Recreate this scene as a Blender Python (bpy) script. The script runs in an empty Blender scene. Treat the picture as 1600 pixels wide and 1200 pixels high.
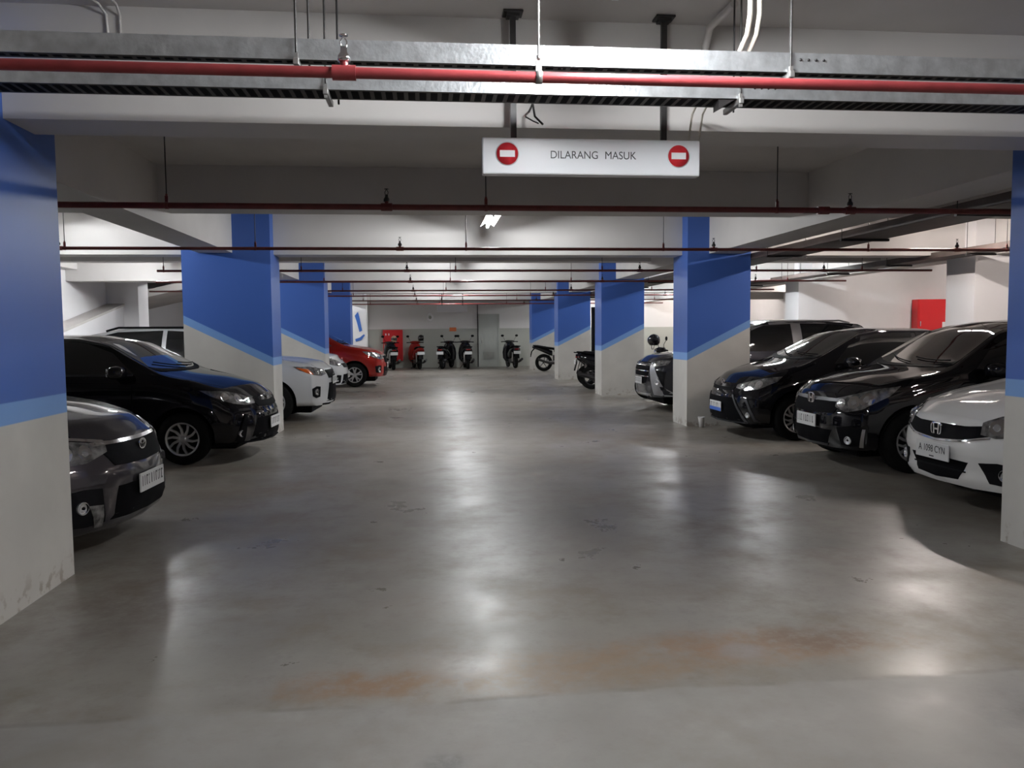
import bpy, bmesh, math, random
from mathutils import Vector, Matrix
from mathutils.bvhtree import BVHTree
random.seed(7)
PI = math.pi
SC = bpy.context.scene
COL = SC.collection

# ------------------------------------------------------------------ camera
cd = bpy.data.cameras.new('camera'); cam = bpy.data.objects.new('camera', cd); COL.objects.link(cam)
FOC, YAW, PITCH, ROLL, CH = 1250.0, 0.106, 0.0665, -0.0088, 1.5
Fv = Vector((math.sin(YAW)*math.cos(PITCH), math.cos(YAW)*math.cos(PITCH), -math.sin(PITCH)))
Rv = Vector((math.cos(YAW), -math.sin(YAW), 0)); Uv = Rv.cross(Fv)
R2 = Rv*math.cos(ROLL)+Uv*math.sin(ROLL); U2 = Uv*math.cos(ROLL)-Rv*math.sin(ROLL)
m = Matrix.Identity(4)
for i in range(3):
    m[i][0] = R2[i]; m[i][1] = U2[i]; m[i][2] = -Fv[i]
m[2][3] = CH
cam.matrix_world = m
cd.sensor_width = 36; cd.sensor_fit = 'HORIZONTAL'; cd.lens = FOC/1600*36; cd.clip_end = 200
SC.camera = cam
# ------------------------------------------------------------------ world, exposure, lamp strengths
w = bpy.data.worlds.new('world'); SC.world = w; w.use_nodes = True
w.node_tree.nodes['Background'].inputs[0].default_value = (0.02, 0.02, 0.022, 1)
w.node_tree.nodes['Background'].inputs[1].default_value = 0.3
vs = SC.view_settings
vs.view_transform = 'Standard'; vs.look = 'None'; vs.gamma = 1; vs.use_curve_mapping = False
vs.exposure = 1.2
TUBE = 300.0          # emission of the fluorescent tubes
TUBE_COL = (0.96, 0.985, 1.0)
TUBE_WARM = (1.0, .90, .84)
# (x, y centre, strength factor)
LAMPS = [(0.85, 3.02, 1.0), (0.88, 10.85, 1.0), (0.9, 16.95, 1.0), (0.9, 22.9, 1.0), (0.9, 28.9, 1.2), (0.9, -4.0, 1.0),
         (-5.4, 10.9, 1.0), (-5.4, 16.95, 1.2), (-5.4, 23.0, 1.0),
         (7.1, 2.9, 0.7), (7.1, 10.6, 1.0), (7.1, 16.9, 1.2), (7.1, 23.0, 1.0), (7.1, 28.9, 1.0),
         (11.8, 9.6, 1.2), (11.8, 15.8, 1.0), (11.8, 24.0, 1.0), (-4.4, 28.9, 1.0), (-3.4, 32.2, 1.0), (7.9, 32.15, 1.0), (11.2, 32.15, 1.0)]  # far left, far right and right back wall lamps are unseen, added for brightness

# ------------------------------------------------------------------ materials
def principled(name, col, rough=0.5, metal=0.0, coat=0.0, spec=None, noise=None, bump=None, emit=None, estr=0, coatr=0.03):
    mt = bpy.data.materials.new(name); mt.use_nodes = True
    nt = mt.node_tree; b = nt.nodes['Principled BSDF']
    b.inputs['Base Color'].default_value = (*col, 1); b.inputs['Roughness'].default_value = rough
    b.inputs['Metallic'].default_value = metal
    b.inputs['Coat Weight'].default_value = coat; b.inputs['Coat Roughness'].default_value = coatr
    if spec is not None: b.inputs['Specular IOR Level'].default_value = spec
    if emit: b.inputs['Emission Color'].default_value = (*emit, 1); b.inputs['Emission Strength'].default_value = estr
    tc = nt.nodes.new('ShaderNodeTexCoord')
    if noise:
        sc_, amt = noise
        n = nt.nodes.new('ShaderNodeTexNoise'); n.inputs['Scale'].default_value = sc_; n.inputs['Detail'].default_value = 5
        nt.links.new(tc.outputs['Object'], n.inputs['Vector'])
        r = nt.nodes.new('ShaderNodeMapRange'); r.inputs[1].default_value = .3; r.inputs[2].default_value = .7
        r.inputs[3].default_value = 1-amt; r.inputs[4].default_value = 1+amt*.6
        nt.links.new(n.outputs['Fac'], r.inputs[0])
        mx = nt.nodes.new('ShaderNodeMix'); mx.data_type = 'RGBA'; mx.blend_type = 'MULTIPLY'; mx.inputs[0].default_value = 1
        mx.inputs[6].default_value = (*col, 1)
        nt.links.new(r.outputs[0], mx.inputs[7]); nt.links.new(mx.outputs[2], b.inputs['Base Color'])
    if bump:
        sc_, st = bump
        n = nt.nodes.new('ShaderNodeTexNoise'); n.inputs['Scale'].default_value = sc_; n.inputs['Detail'].default_value = 4
        nt.links.new(tc.outputs['Object'], n.inputs['Vector'])
        bp = nt.nodes.new('ShaderNodeBump'); bp.inputs['Strength'].default_value = st; bp.inputs['Distance'].default_value = .01
        nt.links.new(n.outputs['Fac'], bp.inputs['Height']); nt.links.new(bp.outputs[0], b.inputs['Normal'])
    return mt
M = {}
M['ceil'] = principled('painted_soffit', (.56, .53, .51), .7, noise=(1.3, .08), bump=(9, .15))
M['beam'] = principled('painted_beam', (.56, .538, .522), .65, noise=(1.1, .07), bump=(8, .12))
M['wall'] = principled('white_wall', (.74, .73, .74), .6, noise=(1.2, .05), bump=(8, .1))
M['white'] = principled('white_plastic', (.75, .75, .76), .4)
M['sign'] = principled('sign_white', (.72, .73, .76), .35)
M['signred'] = principled('sign_red', (.55, .02, .03), .4)
M['ink'] = principled('black_ink', (.012, .012, .015), .5)
M['black'] = principled('black_plastic', (.009, .009, .010), .6, spec=.02)
M['rubber'] = principled('tyre_rubber', (.011, .011, .011), .8, spec=.04, noise=(20, .15))
M['dsteel'] = principled('dark_steel', (.02, .018, .018), .45, noise=(12, .2))
M['steel'] = principled('rod_steel', (.35, .34, .33), .4, .7)
M['galv'] = principled('galvanised', (.60, .62, .64), .30, .75, noise=(16, .22), bump=(40, .25))
M['tray_shade'] = principled('tray_shadow_side', (.05, .045, .04), .55)  # underside shade of the galvanised trays, put into the colour
M['rpipe'] = principled('red_pipe', (.33, .05, .055), .34, noise=(14, .15))
M['rust'] = principled('dark_red_pipe', (.16, .028, .026), .38, noise=(10, .2))
M['traydark'] = principled('dusty_tray', (.085, .065, .058), .55, noise=(6, .2))
M['redcab'] = principled('cabinet_red', (.60, .015, .02), .35)
M['alloy'] = principled('alloy_rim', (.62, .62, .63), .28, .8)
M['alloydark'] = principled('alloy_dark', (.05, .05, .055), .4, .5)
M['chrome'] = principled('chrome', (.8, .8, .82), .12, 1.0)
M['lensglass'] = principled('headlamp_lens', (.27, .265, .265), .12, .5, coat=1, noise=(18, .75))
M['lensbright'] = principled('headlamp_reflector', (.72, .73, .75), .15, .85)
M['amber'] = principled('amber_lens', (.75, .14, .02), .15, coat=1)
M['redlens'] = principled('red_lens', (.22, .006, .006), .12, coat=1)
M['glass'] = principled('tinted_glass', (.008, .009, .010), .04, spec=.6, coat=1)
M['plate'] = principled('plate_white', (.62, .62, .62), .45)
M['plateblue'] = principled('plate_blue', (.03, .12, .50), .4)
M['pale'] = principled('pale_conduit', (.50, .47, .41), .5)
M['lampbody'] = principled('lamp_white', (.85, .86, .88), .25, bump=None)
M['door'] = principled('door_paint', (.42, .44, .41), .5)
M['dado'] = principled('dado_paint', (.36, .37, .34), .5)
M['orange'] = principled('orange_notice', (.65, .16, .04), .5)
M['bluemark'] = principled('blue_marking', (.05, .15, .5), .5)
M['cup'] = principled('cup_paper', (.66, .64, .62), .5)
M['beige'] = principled('beige_shell', (.50, .36, .22), .3, coat=.6)
M['fib'] = principled('grille_black', (.005, .005, .006), .6, spec=.02)
def paint(name, col, metal=0.0, rough=.35):
    return principled(name, col, rough, metal, coat=1.0, coatr=.03, spec=.0)
M['p_black'] = paint('paint_black', (.006, .006, .008))
M['p_black2'] = paint('paint_black_b', (.007, .007, .009))
M['p_dgrey'] = paint('paint_dark_grey', (.050, .046, .052), .6, .35)
M['p_white'] = paint('paint_white', (.68, .67, .66))
M['p_pearl'] = paint('paint_pearl', (.58, .59, .60), .15)
M['p_red'] = paint('paint_red', (.27, .012, .008), .3)
M['p_silver'] = paint('paint_silver', (.022, .022, .027), .4)
M['p_roof'] = paint('roof_silver', (.32, .32, .33), .6)
def emitmat(name, col, s):
    mt = bpy.data.materials.new(name); mt.use_nodes = True; nt = mt.node_tree
    nt.nodes.remove(nt.nodes['Principled BSDF'])
    e = nt.nodes.new('ShaderNodeEmission'); e.inputs[0].default_value = (*col, 1); e.inputs[1].default_value = s
    nt.links.new(e.outputs[0], nt.nodes['Material Output'].inputs[0]); return mt

def nodes(mt): return mt.node_tree, mt.node_tree.nodes, mt.node_tree.links
def mixc(nt, fac, a, b, mode='MIX'):
    n = nt.nodes.new('ShaderNodeMix'); n.data_type = 'RGBA'; n.blend_type = mode
    for i, v in ((0, fac), (6, a), (7, b)):
        if isinstance(v, (float, int)): n.inputs[i].default_value = v
        elif isinstance(v, tuple): n.inputs[i].default_value = (*v, 1)
        else: nt.links.new(v, n.inputs[i])
    return n.outputs[2]
def math_(nt, op, a, b=None, c=None):
    n = nt.nodes.new('ShaderNodeMath'); n.operation = op
    for i, v in enumerate((a, b, c)):
        if v is None: continue
        if isinstance(v, (float, int)): n.inputs[i].default_value = v
        else: nt.links.new(v, n.inputs[i])
    return n.outputs[0]
def step(nt, v, a, b):
    n = nt.nodes.new('ShaderNodeMapRange'); n.interpolation_type = 'SMOOTHSTEP'
    nt.links.new(v, n.inputs[0]); n.inputs[1].default_value = a; n.inputs[2].default_value = b
    return n.outputs[0]
def noise(nt, vec, scale, detail=4, rough=.55):
    n = nt.nodes.new('ShaderNodeTexNoise'); n.inputs['Scale'].default_value = scale; n.inputs['Detail'].default_value = detail
    n.inputs['Roughness'].default_value = rough; nt.links.new(vec, n.inputs['Vector']); return n.outputs['Fac']

def column_mat(name, xf, sgn):
    """blue over light blue over grey; the border climbs away from the aisle face at x = xf"""
    mt = principled(name, (.5, .5, .5), .42, bump=(7, .08)); nt, N, L = nodes(mt); b = N['Principled BSDF']
    tc = N.new('ShaderNodeTexCoord'); sp = N.new('ShaderNodeSeparateXYZ'); L.new(tc.outputs['Object'], sp.inputs[0])
    d = math_(nt, 'MULTIPLY', math_(nt, 'SUBTRACT', sp.outputs[0], xf), float(sgn))
    d = math_(nt, 'MAXIMUM', d, 0.0)
    zb = math_(nt, 'MULTIPLY', d, .50)
    zr = math_(nt, 'SUBTRACT', sp.outputs[2], zb)
    light = step(nt, zr, 1.018, 1.026); dark = step(nt, zr, 1.136, 1.144)
    nz = noise(nt, tc.outputs['Object'], 1.7)
    grey = mixc(nt, step(nt, nz, .35, .7), (.50, .485, .455), (.56, .545, .51))
    # scuffed skirting
    scuff = math_(nt, 'MULTIPLY', step(nt, noise(nt, tc.outputs['Object'], 9), .52, .62), math_(nt, 'SUBTRACT', 1.0, step(nt, sp.outputs[2], .02, .22)))
    grey = mixc(nt, scuff, grey, (.33, .29, .25))
    c = mixc(nt, light, grey, (.17, .33, .66))
    c = mixc(nt, dark, c, (.048, .125, .44))
    L.new(c, b.inputs['Base Color'])
    return mt
M['colL'] = column_mat('column_paint_left', -2.22, -1)
M['colR'] = column_mat('column_paint_right', 3.98, 1)

def floor_mat():
    mt = principled('polished_concrete', (.2, .2, .2), .3); nt, N, L = nodes(mt); b = N['Principled BSDF']
    tc = N.new('ShaderNodeTexCoord'); P = tc.outputs['Object']
    sp = N.new('ShaderNodeSeparateXYZ'); L.new(P, sp.inputs[0]); X, Y = sp.outputs[0], sp.outputs[1]
    n1 = noise(nt, P, .55, 5); n2 = noise(nt, P, 2.6, 6, .6); n3 = noise(nt, P, 22, 4, .7)
    n4 = noise(nt, P, 1.25, 7, .68); n5 = noise(nt, P, 6.5, 6, .7)
    c = mixc(nt, step(nt, n1, .32, .68), (.185, .167, .145), (.262, .246, .222))
    c = mixc(nt, math_(nt, 'MULTIPLY', step(nt, n4, .46, .66), .75), c, (.175, .145, .112))
    c = mixc(nt, math_(nt, 'MULTIPLY', step(nt, n5, .52, .70), .45), c, (.150, .130, .108))
    c = mixc(nt, math_(nt, 'MULTIPLY', step(nt, n2, .55, .75), .35), c, (.33, .315, .29))
    c = mixc(nt, math_(nt, 'MULTIPLY', step(nt, n3, .50, .90), .45), c, (.12, .105, .09))
    # older pour on this side of the construction joint: greyer, paler
    jy = math_(nt, 'ADD', Y, math_(nt, 'MULTIPLY', noise(nt, P, 1.5, 4), .12))
    near = math_(nt, 'SUBTRACT', 1.0, step(nt, jy, 3.20, 3.26))
    c = mixc(nt, math_(nt, 'MULTIPLY', near, .45), c, mixc(nt, step(nt, n2, .3, .7), (.235, .226, .218), (.29, .28, .27)))
    line = math_(nt, 'SUBTRACT', 1.0, step(nt, math_(nt, 'ABSOLUTE', math_(nt, 'SUBTRACT', jy, 3.23)), .004, .03))
    c = mixc(nt, math_(nt, 'MULTIPLY', line, math_(nt, 'MULTIPLY', .35, step(nt, n2, .4, .6))), c, (.08, .07, .06))
    def blob(cx, cy, rx, ry, col, amt, ns=2.4, c_=None):
        dx = math_(nt, 'DIVIDE', math_(nt, 'SUBTRACT', X, cx), rx); dy = math_(nt, 'DIVIDE', math_(nt, 'SUBTRACT', Y, cy), ry)
        r = math_(nt, 'SQRT', math_(nt, 'ADD', math_(nt, 'MULTIPLY', dx, dx), math_(nt, 'MULTIPLY', dy, dy)))
        r = math_(nt, 'ADD', r, math_(nt, 'MULTIPLY', math_(nt, 'SUBTRACT', noise(nt, P, ns*2.2, 5, .65), .5), 1.5))
        f = math_(nt, 'MULTIPLY', math_(nt, 'SUBTRACT', 1.0, step(nt, r, .25, 1.15)), math_(nt, 'MULTIPLY', step(nt, noise(nt, P, 13, 5, .7), .25, .6), amt))
        f = math_(nt, 'MULTIPLY', f, math_(nt, 'SUBTRACT', 1.0, near)) if cy > 3.2 and cy < 4 else f
        return mixc(nt, f, c_, col)
    rust = (.22, .115, .052)
    for a in ((-.30, 3.36, .42, .16, rust, .75), (.5, 3.42, .9, .30, (.235, .15, .085), .55), (1.55, 3.55, .75, .26, rust, .7), (1.9, 3.62, .40, .18, (.12, .075, .05), .7),
              (.15, 3.5, .18, .14, (.36, .35, .34), .6), (1.45, 3.5, .14, .12, (.25, .25, .26), .6), (-1.6, 4.6, .45, .9, (.12, .085, .065), .5), (.3, 4.3, .7, .35, (.20, .14, .09), .25),
              (-1.7, 7.6, .9, .7, (.19, .145, .09), .45), (3.0, 11.0, 1.6, .9, (.20, .15, .10), .4), (2.6, 2.75, .5, .25, (.10, .10, .105), .6), (0.05, 2.7, .1, .07, (.10, .10, .10), .6),
              (-1.7, 13.0, 1.2, .8, (.21, .16, .10), .4), (2.7, 16.0, 1.2, 1.0, (.20, .165, .11), .35), (2.7, 7.2, .5, .7, (.25, .24, .23), .35)):
        c = blob(*a, c_=c)
    L.new(c, b.inputs['Base Color'])
    rr = N.new('ShaderNodeMapRange'); L.new(n4, rr.inputs[0]); rr.inputs[1].default_value = .3; rr.inputs[2].default_value = .7
    rr.inputs[3].default_value = .24; rr.inputs[4].default_value = .50
    L.new(math_(nt, 'ADD', rr.outputs[0], math_(nt, 'MULTIPLY', near, .10)), b.inputs['Roughness'])
    bp = N.new('ShaderNodeBump'); bp.inputs['Strength'].default_value = .10; bp.inputs['Distance'].default_value = .01
    hh = math_(nt, 'ADD', math_(nt, 'MULTIPLY', n2, .8), math_(nt, 'MULTIPLY', n3, .12))
    L.new(hh, bp.inputs['Height']); L.new(bp.outputs[0], b.inputs['Normal'])
    b.inputs['Specular IOR Level'].default_value = .62
    return mt
M['floor'] = floor_mat()
def backwall_mat():
    mt = principled('two_tone_wall', (.6, .6, .6), .55); nt, N, L = nodes(mt); b = N['Principled BSDF']
    tc = N.new('ShaderNodeTexCoord'); sp = N.new('ShaderNodeSeparateXYZ'); L.new(tc.outputs['Object'], sp.inputs[0])
    c = mixc(nt, step(nt, sp.outputs[2], 1.60, 1.615), (.40, .41, .37), (.66, .65, .64)); L.new(c, b.inputs['Base Color'])
    return mt
M['back'] = backwall_mat()

# ------------------------------------------------------------------ mesh helpers
class MB:
    def __init__(s): s.v = []; s.f = []; s.mi = []; s.k = 0; s.sm = []
    def mat(s, k): s.k = k; return s
    def add(s, vs, fs, smooth=False):
        o = len(s.v); s.v += [tuple(x) for x in vs]; s.f += [tuple(i+o for i in f) for f in fs]
        s.mi += [s.k]*len(fs); s.sm += [smooth]*len(fs); return s
    def box(s, a, b, rot=None, c=None, bev=0):
        x0, y0, z0 = [min(a[i], b[i]) for i in range(3)]; x1, y1, z1 = [max(a[i], b[i]) for i in range(3)]
        if bev > 0:
            bm = bmesh.new(); bmesh.ops.create_cube(bm, size=1)
            for v in bm.verts: v.co = Vector(((x0+x1)/2+v.co.x*(x1-x0), (y0+y1)/2+v.co.y*(y1-y0), (z0+z1)/2+v.co.z*(z1-z0)))
            bmesh.ops.bevel(bm, geom=list(bm.edges), offset=bev, segments=2, affect='EDGES', profile=.5)
            bm.verts.index_update(); V = [v.co.copy() for v in bm.verts]; Fc = [[v.index for v in f.verts] for f in bm.faces]; bm.free()
        else:
            V = [Vector(p) for p in ((x0,y0,z0),(x1,y0,z0),(x1,y1,z0),(x0,y1,z0),(x0,y0,z1),(x1,y0,z1),(x1,y1,z1),(x0,y1,z1))]
            Fc = [(0,3,2,1),(4,5,6,7),(0,1,5,4),(1,2,6,5),(2,3,7,6),(3,0,4,7)]
        if rot is not None:
            cc = Vector(c) if c is not None else Vector(((x0+x1)/2,(y0+y1)/2,(z0+z1)/2))
            V = [cc + rot @ (v-cc) for v in V]
        return s.add(V, Fc)
    def tube(s, pts, r, n=10, cap=True, smooth=True):
        pts = [Vector(p) for p in pts]; rs = r if isinstance(r, (list, tuple)) else [r]*len(pts)
        rings = []; prev = None
        for i, p in enumerate(pts):
            d = (pts[min(i+1, len(pts)-1)]-pts[max(i-1, 0)]).normalized()
            if prev is None:
                u = d.orthogonal().normalized()
            else:
                u = (prev-d*prev.dot(d)); u = u.normalized() if u.length > 1e-6 else d.orthogonal().normalized()
            prev = u; v = d.cross(u)
            rings.append([p+(u*math.cos(2*PI*k/n)+v*math.sin(2*PI*k/n))*rs[i] for k in range(n)])
        V = [q for ring in rings for q in ring]; Fc = []
        for i in range(len(rings)-1):
            for k in range(n): Fc.append((i*n+k, i*n+(k+1)%n, (i+1)*n+(k+1)%n, (i+1)*n+k))
        s.add(V, Fc, smooth)
        if cap: s.add(rings[0], [tuple(range(n))[::-1]]); s.add(rings[-1], [tuple(range(n))])
        return s
    def lathe(s, prof, c, axis='y', n=32, smooth=True, closed=False):
        """prof: (axial, radius) list"""
        V = []; c = Vector(c)
        for a, r in prof:
            for k in range(n):
                t = 2*PI*k/n; p = (r*math.cos(t), a, r*math.sin(t)) if axis == 'y' else ((r*math.cos(t), r*math.sin(t), a) if axis == 'z' else (a, r*math.cos(t), r*math.sin(t)))
                V.append(c+Vector(p))
        Fc = []; m_ = len(prof)
        for i in range(m_ if closed else m_-1):
            j = (i+1) % m_
            for k in range(n): Fc.append((i*n+k, i*n+(k+1)%n, j*n+(k+1)%n, j*n+k))
        return s.add(V, Fc, smooth)
    def ellipsoid(s, c, r, n=16, m_=10, z0=-1, z1=1):
        prof = []; V = []; c = Vector(c)
        for i in range(m_+1):
            t = -PI/2+PI*i/m_; zz = min(max(math.sin(t), z0), z1); rr = math.cos(t)
            for k in range(n):
                a = 2*PI*k/n; V.append(c+Vector((rr*math.cos(a)*r[0], rr*math.sin(a)*r[1], zz*r[2])))
        Fc = [(i*n+k, i*n+(k+1)%n, (i+1)*n+(k+1)%n, (i+1)*n+k) for i in range(m_) for k in range(n)]
        return s.add(V, Fc, True)
    def loft(s, secs, n=14, p=2.4, axis='x'):
        """secs: (pos, cy, cz, ry, rz) rounded sections along an axis"""
        rings = []
        for (a, cy, cz, ry, rz) in secs:
            ring = []
            for k in range(n):
                t = 2*PI*k/n; ct, st = math.cos(t), math.sin(t)
                y = cy+ry*math.copysign(abs(ct)**(2/p), ct); z = cz+rz*math.copysign(abs(st)**(2/p), st)
                ring.append((a, y, z) if axis == 'x' else (y, z, a) if axis == 'z' else (y, a, z))
            rings.append(ring)
        V = [q for r_ in rings for q in r_]
        s.add(V, [(i*n+k, i*n+(k+1)%n, (i+1)*n+(k+1)%n, (i+1)*n+k) for i in range(len(rings)-1) for k in range(n)], True)
        s.add(rings[0], [tuple(range(n))[::-1]]); s.add(rings[-1], [tuple(range(n))]); return s
    def prism(s, poly, a0, a1, plane='xz'):
        n = len(poly)
        f = (lambda p, a: (p[0], a, p[1])) if plane == 'xz' else (lambda p, a: (a, p[0], p[1])) if plane == 'yz' else (lambda p, a: (p[0], p[1], a))
        V = [f(p, a0) for p in poly]+[f(p, a1) for p in poly]
        return s.add(V, [tuple(range(n)), tuple(range(2*n-1, n-1, -1))]+[(i, (i+1)%n, n+(i+1)%n, n+i) for i in range(n)])
    def build(s, name, mats, parent=None, loc=None, fix=True):
        me = bpy.data.meshes.new(name); me.from_pydata(s.v, [], s.f)
        for mt in (mats if isinstance(mats, (list, tuple)) else [mats]): me.materials.append(mt)
        me.polygons.foreach_set('material_index', s.mi); me.polygons.foreach_set('use_smooth', s.sm); me.update()
        if fix:
            bm = bmesh.new(); bm.from_mesh(me); bmesh.ops.recalc_face_normals(bm, faces=bm.faces); bm.to_mesh(me); bm.free()
        o = bpy.data.objects.new(name, me); COL.objects.link(o)
        if parent: o.parent = parent
        if loc: o.location = loc
        return o
def tag(o, label=None, cat=None, group=None, kind=None):
    if label: o['label'] = label
    if cat: o['category'] = cat
    if group: o['group'] = group
    if kind: o['kind'] = kind
    return o
def empty(name, loc, rz=0, label=None, cat=None, group=None):
    o = bpy.data.objects.new(name, None); COL.objects.link(o); o.location = loc; o.rotation_euler = (0, 0, rz); o.empty_display_size = .1
    return tag(o, label, cat, group)
def copy_tree(o, parent=None):
    c = o.copy(); COL.objects.link(c)
    if parent: c.parent = parent
    for ch in [k for k in o.children]: copy_tree(ch, c)
    return c
def struct(o): o['kind'] = 'structure'; return o
def text_obj(name, s, size, mat, parent, loc, rot, depth=.002, sx=1.0, bold=0.0):
    cu = bpy.data.curves.new(name, 'FONT'); cu.body = s; cu.size = size; cu.extrude = depth; cu.align_x = 'CENTER'; cu.align_y = 'CENTER'; cu.offset = bold
    tmp = bpy.data.objects.new('tmp', cu); COL.objects.link(tmp)
    me = bpy.data.meshes.new_from_object(tmp.evaluated_get(bpy.context.evaluated_depsgraph_get()))
    bpy.data.objects.remove(tmp); me.materials.clear(); me.materials.append(mat)
    for v in me.vertices: v.co.x *= sx
    o = bpy.data.objects.new(name, me); COL.objects.link(o); o.parent = parent; o.location = loc; o.rotation_euler = rot
    return o

# ------------------------------------------------------------------ building shell
ZS, ZB, ZM = 3.25, 2.65, 2.81           # slab, main beams, secondary beams
XW0, XW1, Y0, YB = -7.7, 14.0, -8.5, 33.6
struct(MB().box((-14, Y0, -.2), (XW1, 40, 0)).build('floor', M['floor']))
struct(MB().box((-14, Y0, ZS), (XW1, 40, ZS+.2)).build('ceiling', M['ceil']))
struct(MB().box((-2.45, YB, 0), (XW1, YB+.2, ZS)).build('wall_back', M['back']))
struct(MB().box((-14, Y0-.2, 0), (XW1, Y0, ZS)).build('wall_front', M['wall']))
struct(MB().box((XW1, Y0, 0), (XW1+.2, 40, ZS)).build('wall_right', M['wall']))
struct(MB().box((9.84, 18.2, 0), (XW1, 18.4, ZS)).build('wall_right_return', M['wall']))
b = MB().box((XW0-.2, Y0, 0), (XW0, 20.4, ZS)); struct(b.build('wall_left', M['wall']))
struct(MB().box((XW0-.2, 20.4, 0), (-6.95, 21.1, ZS)).build('wall_left_pier', M['wall']))
struct(MB().box((-14.2, 20.4, 0), (-14.0, 40, ZS)).build('wall_left_far', M['wall']))
struct(MB().box((-14, 27.6, 0), (-6.2, 27.8, ZS)).build('wall_left_recess', M['wall']))
struct(MB().box((-6.4, 27.8, 0), (-6.2, YB, ZS)).build('wall_left_return', M['wall']))
struct(MB().box((-6.2, YB-.25, 0), (-2.45, YB-.05, ZS)).build('wall_back_left', M['wall']))
# sloped ramp parapet with its cap along the left wall
def slope(y): return 1.48+(y-16.56)*.192-.03
pa = MB(); ys = (12.9, 20.4)
V = []
for y in ys: V += [(-7.30, y, 0), (-7.69, y, 0), (-7.69, y, slope(y)), (-7.30, y, slope(y))]
pa.add(V, [(0, 1, 2, 3), (7, 6, 5, 4), (0, 4, 5, 1), (1, 5, 6, 2), (2, 6, 7, 3), (3, 7, 4, 0)])
struct(pa.build('trim_1', M['wall']))
pa = MB(); V = []
for y in ys: V += [(-7.27, y, slope(y)), (-7.69, y, slope(y)), (-7.69, y, slope(y)+.05), (-7.27, y, slope(y)+.05)]
pa.add(V, [(0, 1, 2, 3), (7, 6, 5, 4), (0, 4, 5, 1), (1, 5, 6, 2), (2, 6, 7, 3), (3, 7, 4, 0)])
struct(pa.build('trim_2', M['ceil']))
# underside of the up ramp seen through the opening
pa = MB(); V = []
for x, z in ((-13.9, 1.2), (-6.5, 2.9)): V += [(x, 24.2, z), (x, 27.6, z), (x, 27.6, z+.22), (x, 24.2, z+.22)]
pa.add(V, [(0, 1, 2, 3), (7, 6, 5, 4), (0, 4, 5, 1), (1, 5, 6, 2), (2, 6, 7, 3), (3, 7, 4, 0)])
struct(pa.build('trim_3', M['ceil']))
struct(MB().box((-7.69, Y0, 2.9), (-7.45, 20.4, ZS)).build('trim_4', M['beam']))
# transverse and longitudinal beams
COLY = [4.38, 11.94, 18.0, 24.06, 30.12]
tb = [(4.60, 4.95, ZB), (8.75, 9.18, ZM), (12.2, 12.62, ZB), (15.15, 15.5, ZM), (18.25, 18.65, ZB), (21.2, 21.55, ZM), (24.3, 24.7, ZB), (27.2, 27.6, ZM), (30.35, 30.75, ZB), (-3.2, -2.8, ZB), (.6, .95, ZM)]
n = 5
for (a, b_, z) in tb:
    x0 = XW0 if b_ < 24 else -6.2
    struct(MB().box((x0, a, z), (XW1, b_, ZS+.01)).build('trim_%d' % n, M['beam'])); n += 1
for (a, b_) in ((-3.22, -2.75), (4.32, 4.85), (9.0, 9.45)):
    struct(MB().box((a, Y0, ZB), (b_, YB-.06, ZS+.02)).build('trim_%d' % n, M['beam'])); n += 1
# ------------------------------------------------------------------ columns
def column(x0, x1, y0, y1, mat, label, zt=ZS, base=True):
    return tag(MB().box((x0, y0, 0), (x1, y1, zt)).build('concrete_column', mat), label, 'column')
places = ['nearest blue and grey column at the left edge of the picture, beside the dark grey car',
          'blue and grey column on the left between the black hatchback and the white SUV',
          'blue and grey column on the left between the white SUV and the smaller white car',
          'dark blue column on the left standing behind the red car']
for k, y in enumerate(COLY[:4]):
    column(-3.46, -2.22, y if k else 4.2, y+(.7 if k else .82), M['colL'], places[k])
o = column(-3.46, -2.2, 30.12, 30.85, M['wall'], 'white column at the far left end of the aisle with blue paint marks')
mk = MB(); yv = 30.108
for poly in ([(-2.62, 2.1), (-2.5, 2.25), (-2.44, 2.0), (-2.36, 1.55), (-2.46, 1.5), (-2.54, 1.85)], [(-2.6, 1.15), (-2.4, 1.2), (-2.26, 1.38), (-2.3, 1.42), (-2.45, 1.3), (-2.62, 1.24)]):
    mk.prism(poly, yv, yv+.012, 'xz')
mk.build('painted_mark', M['bluemark'], o)
places = ['nearest blue and grey column at the right edge of the picture, beside the white car',
          'blue and grey column on the right with a small white cup at its foot',
          'blue and grey column on the right behind the dark SUV, second from the cup',
          'blue and grey column on the right between the black motorcycle and the far end',
          'farthest blue and grey column on the right, by the back wall']
for k, y in enumerate(COLY):
    column(3.98, 4.98, y if k else 4.3, y+(.7 if k else .75), M['colR'], places[k])
column(8.68, 10.0, 11.94, 12.64, M['wall'], 'wide white column behind the black cars, right of the red hose cabinet')
column(8.68, 9.85, 18.0, 18.7, M['wall'], 'white column farther back on the right, above the roof of the dark SUV')

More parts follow.
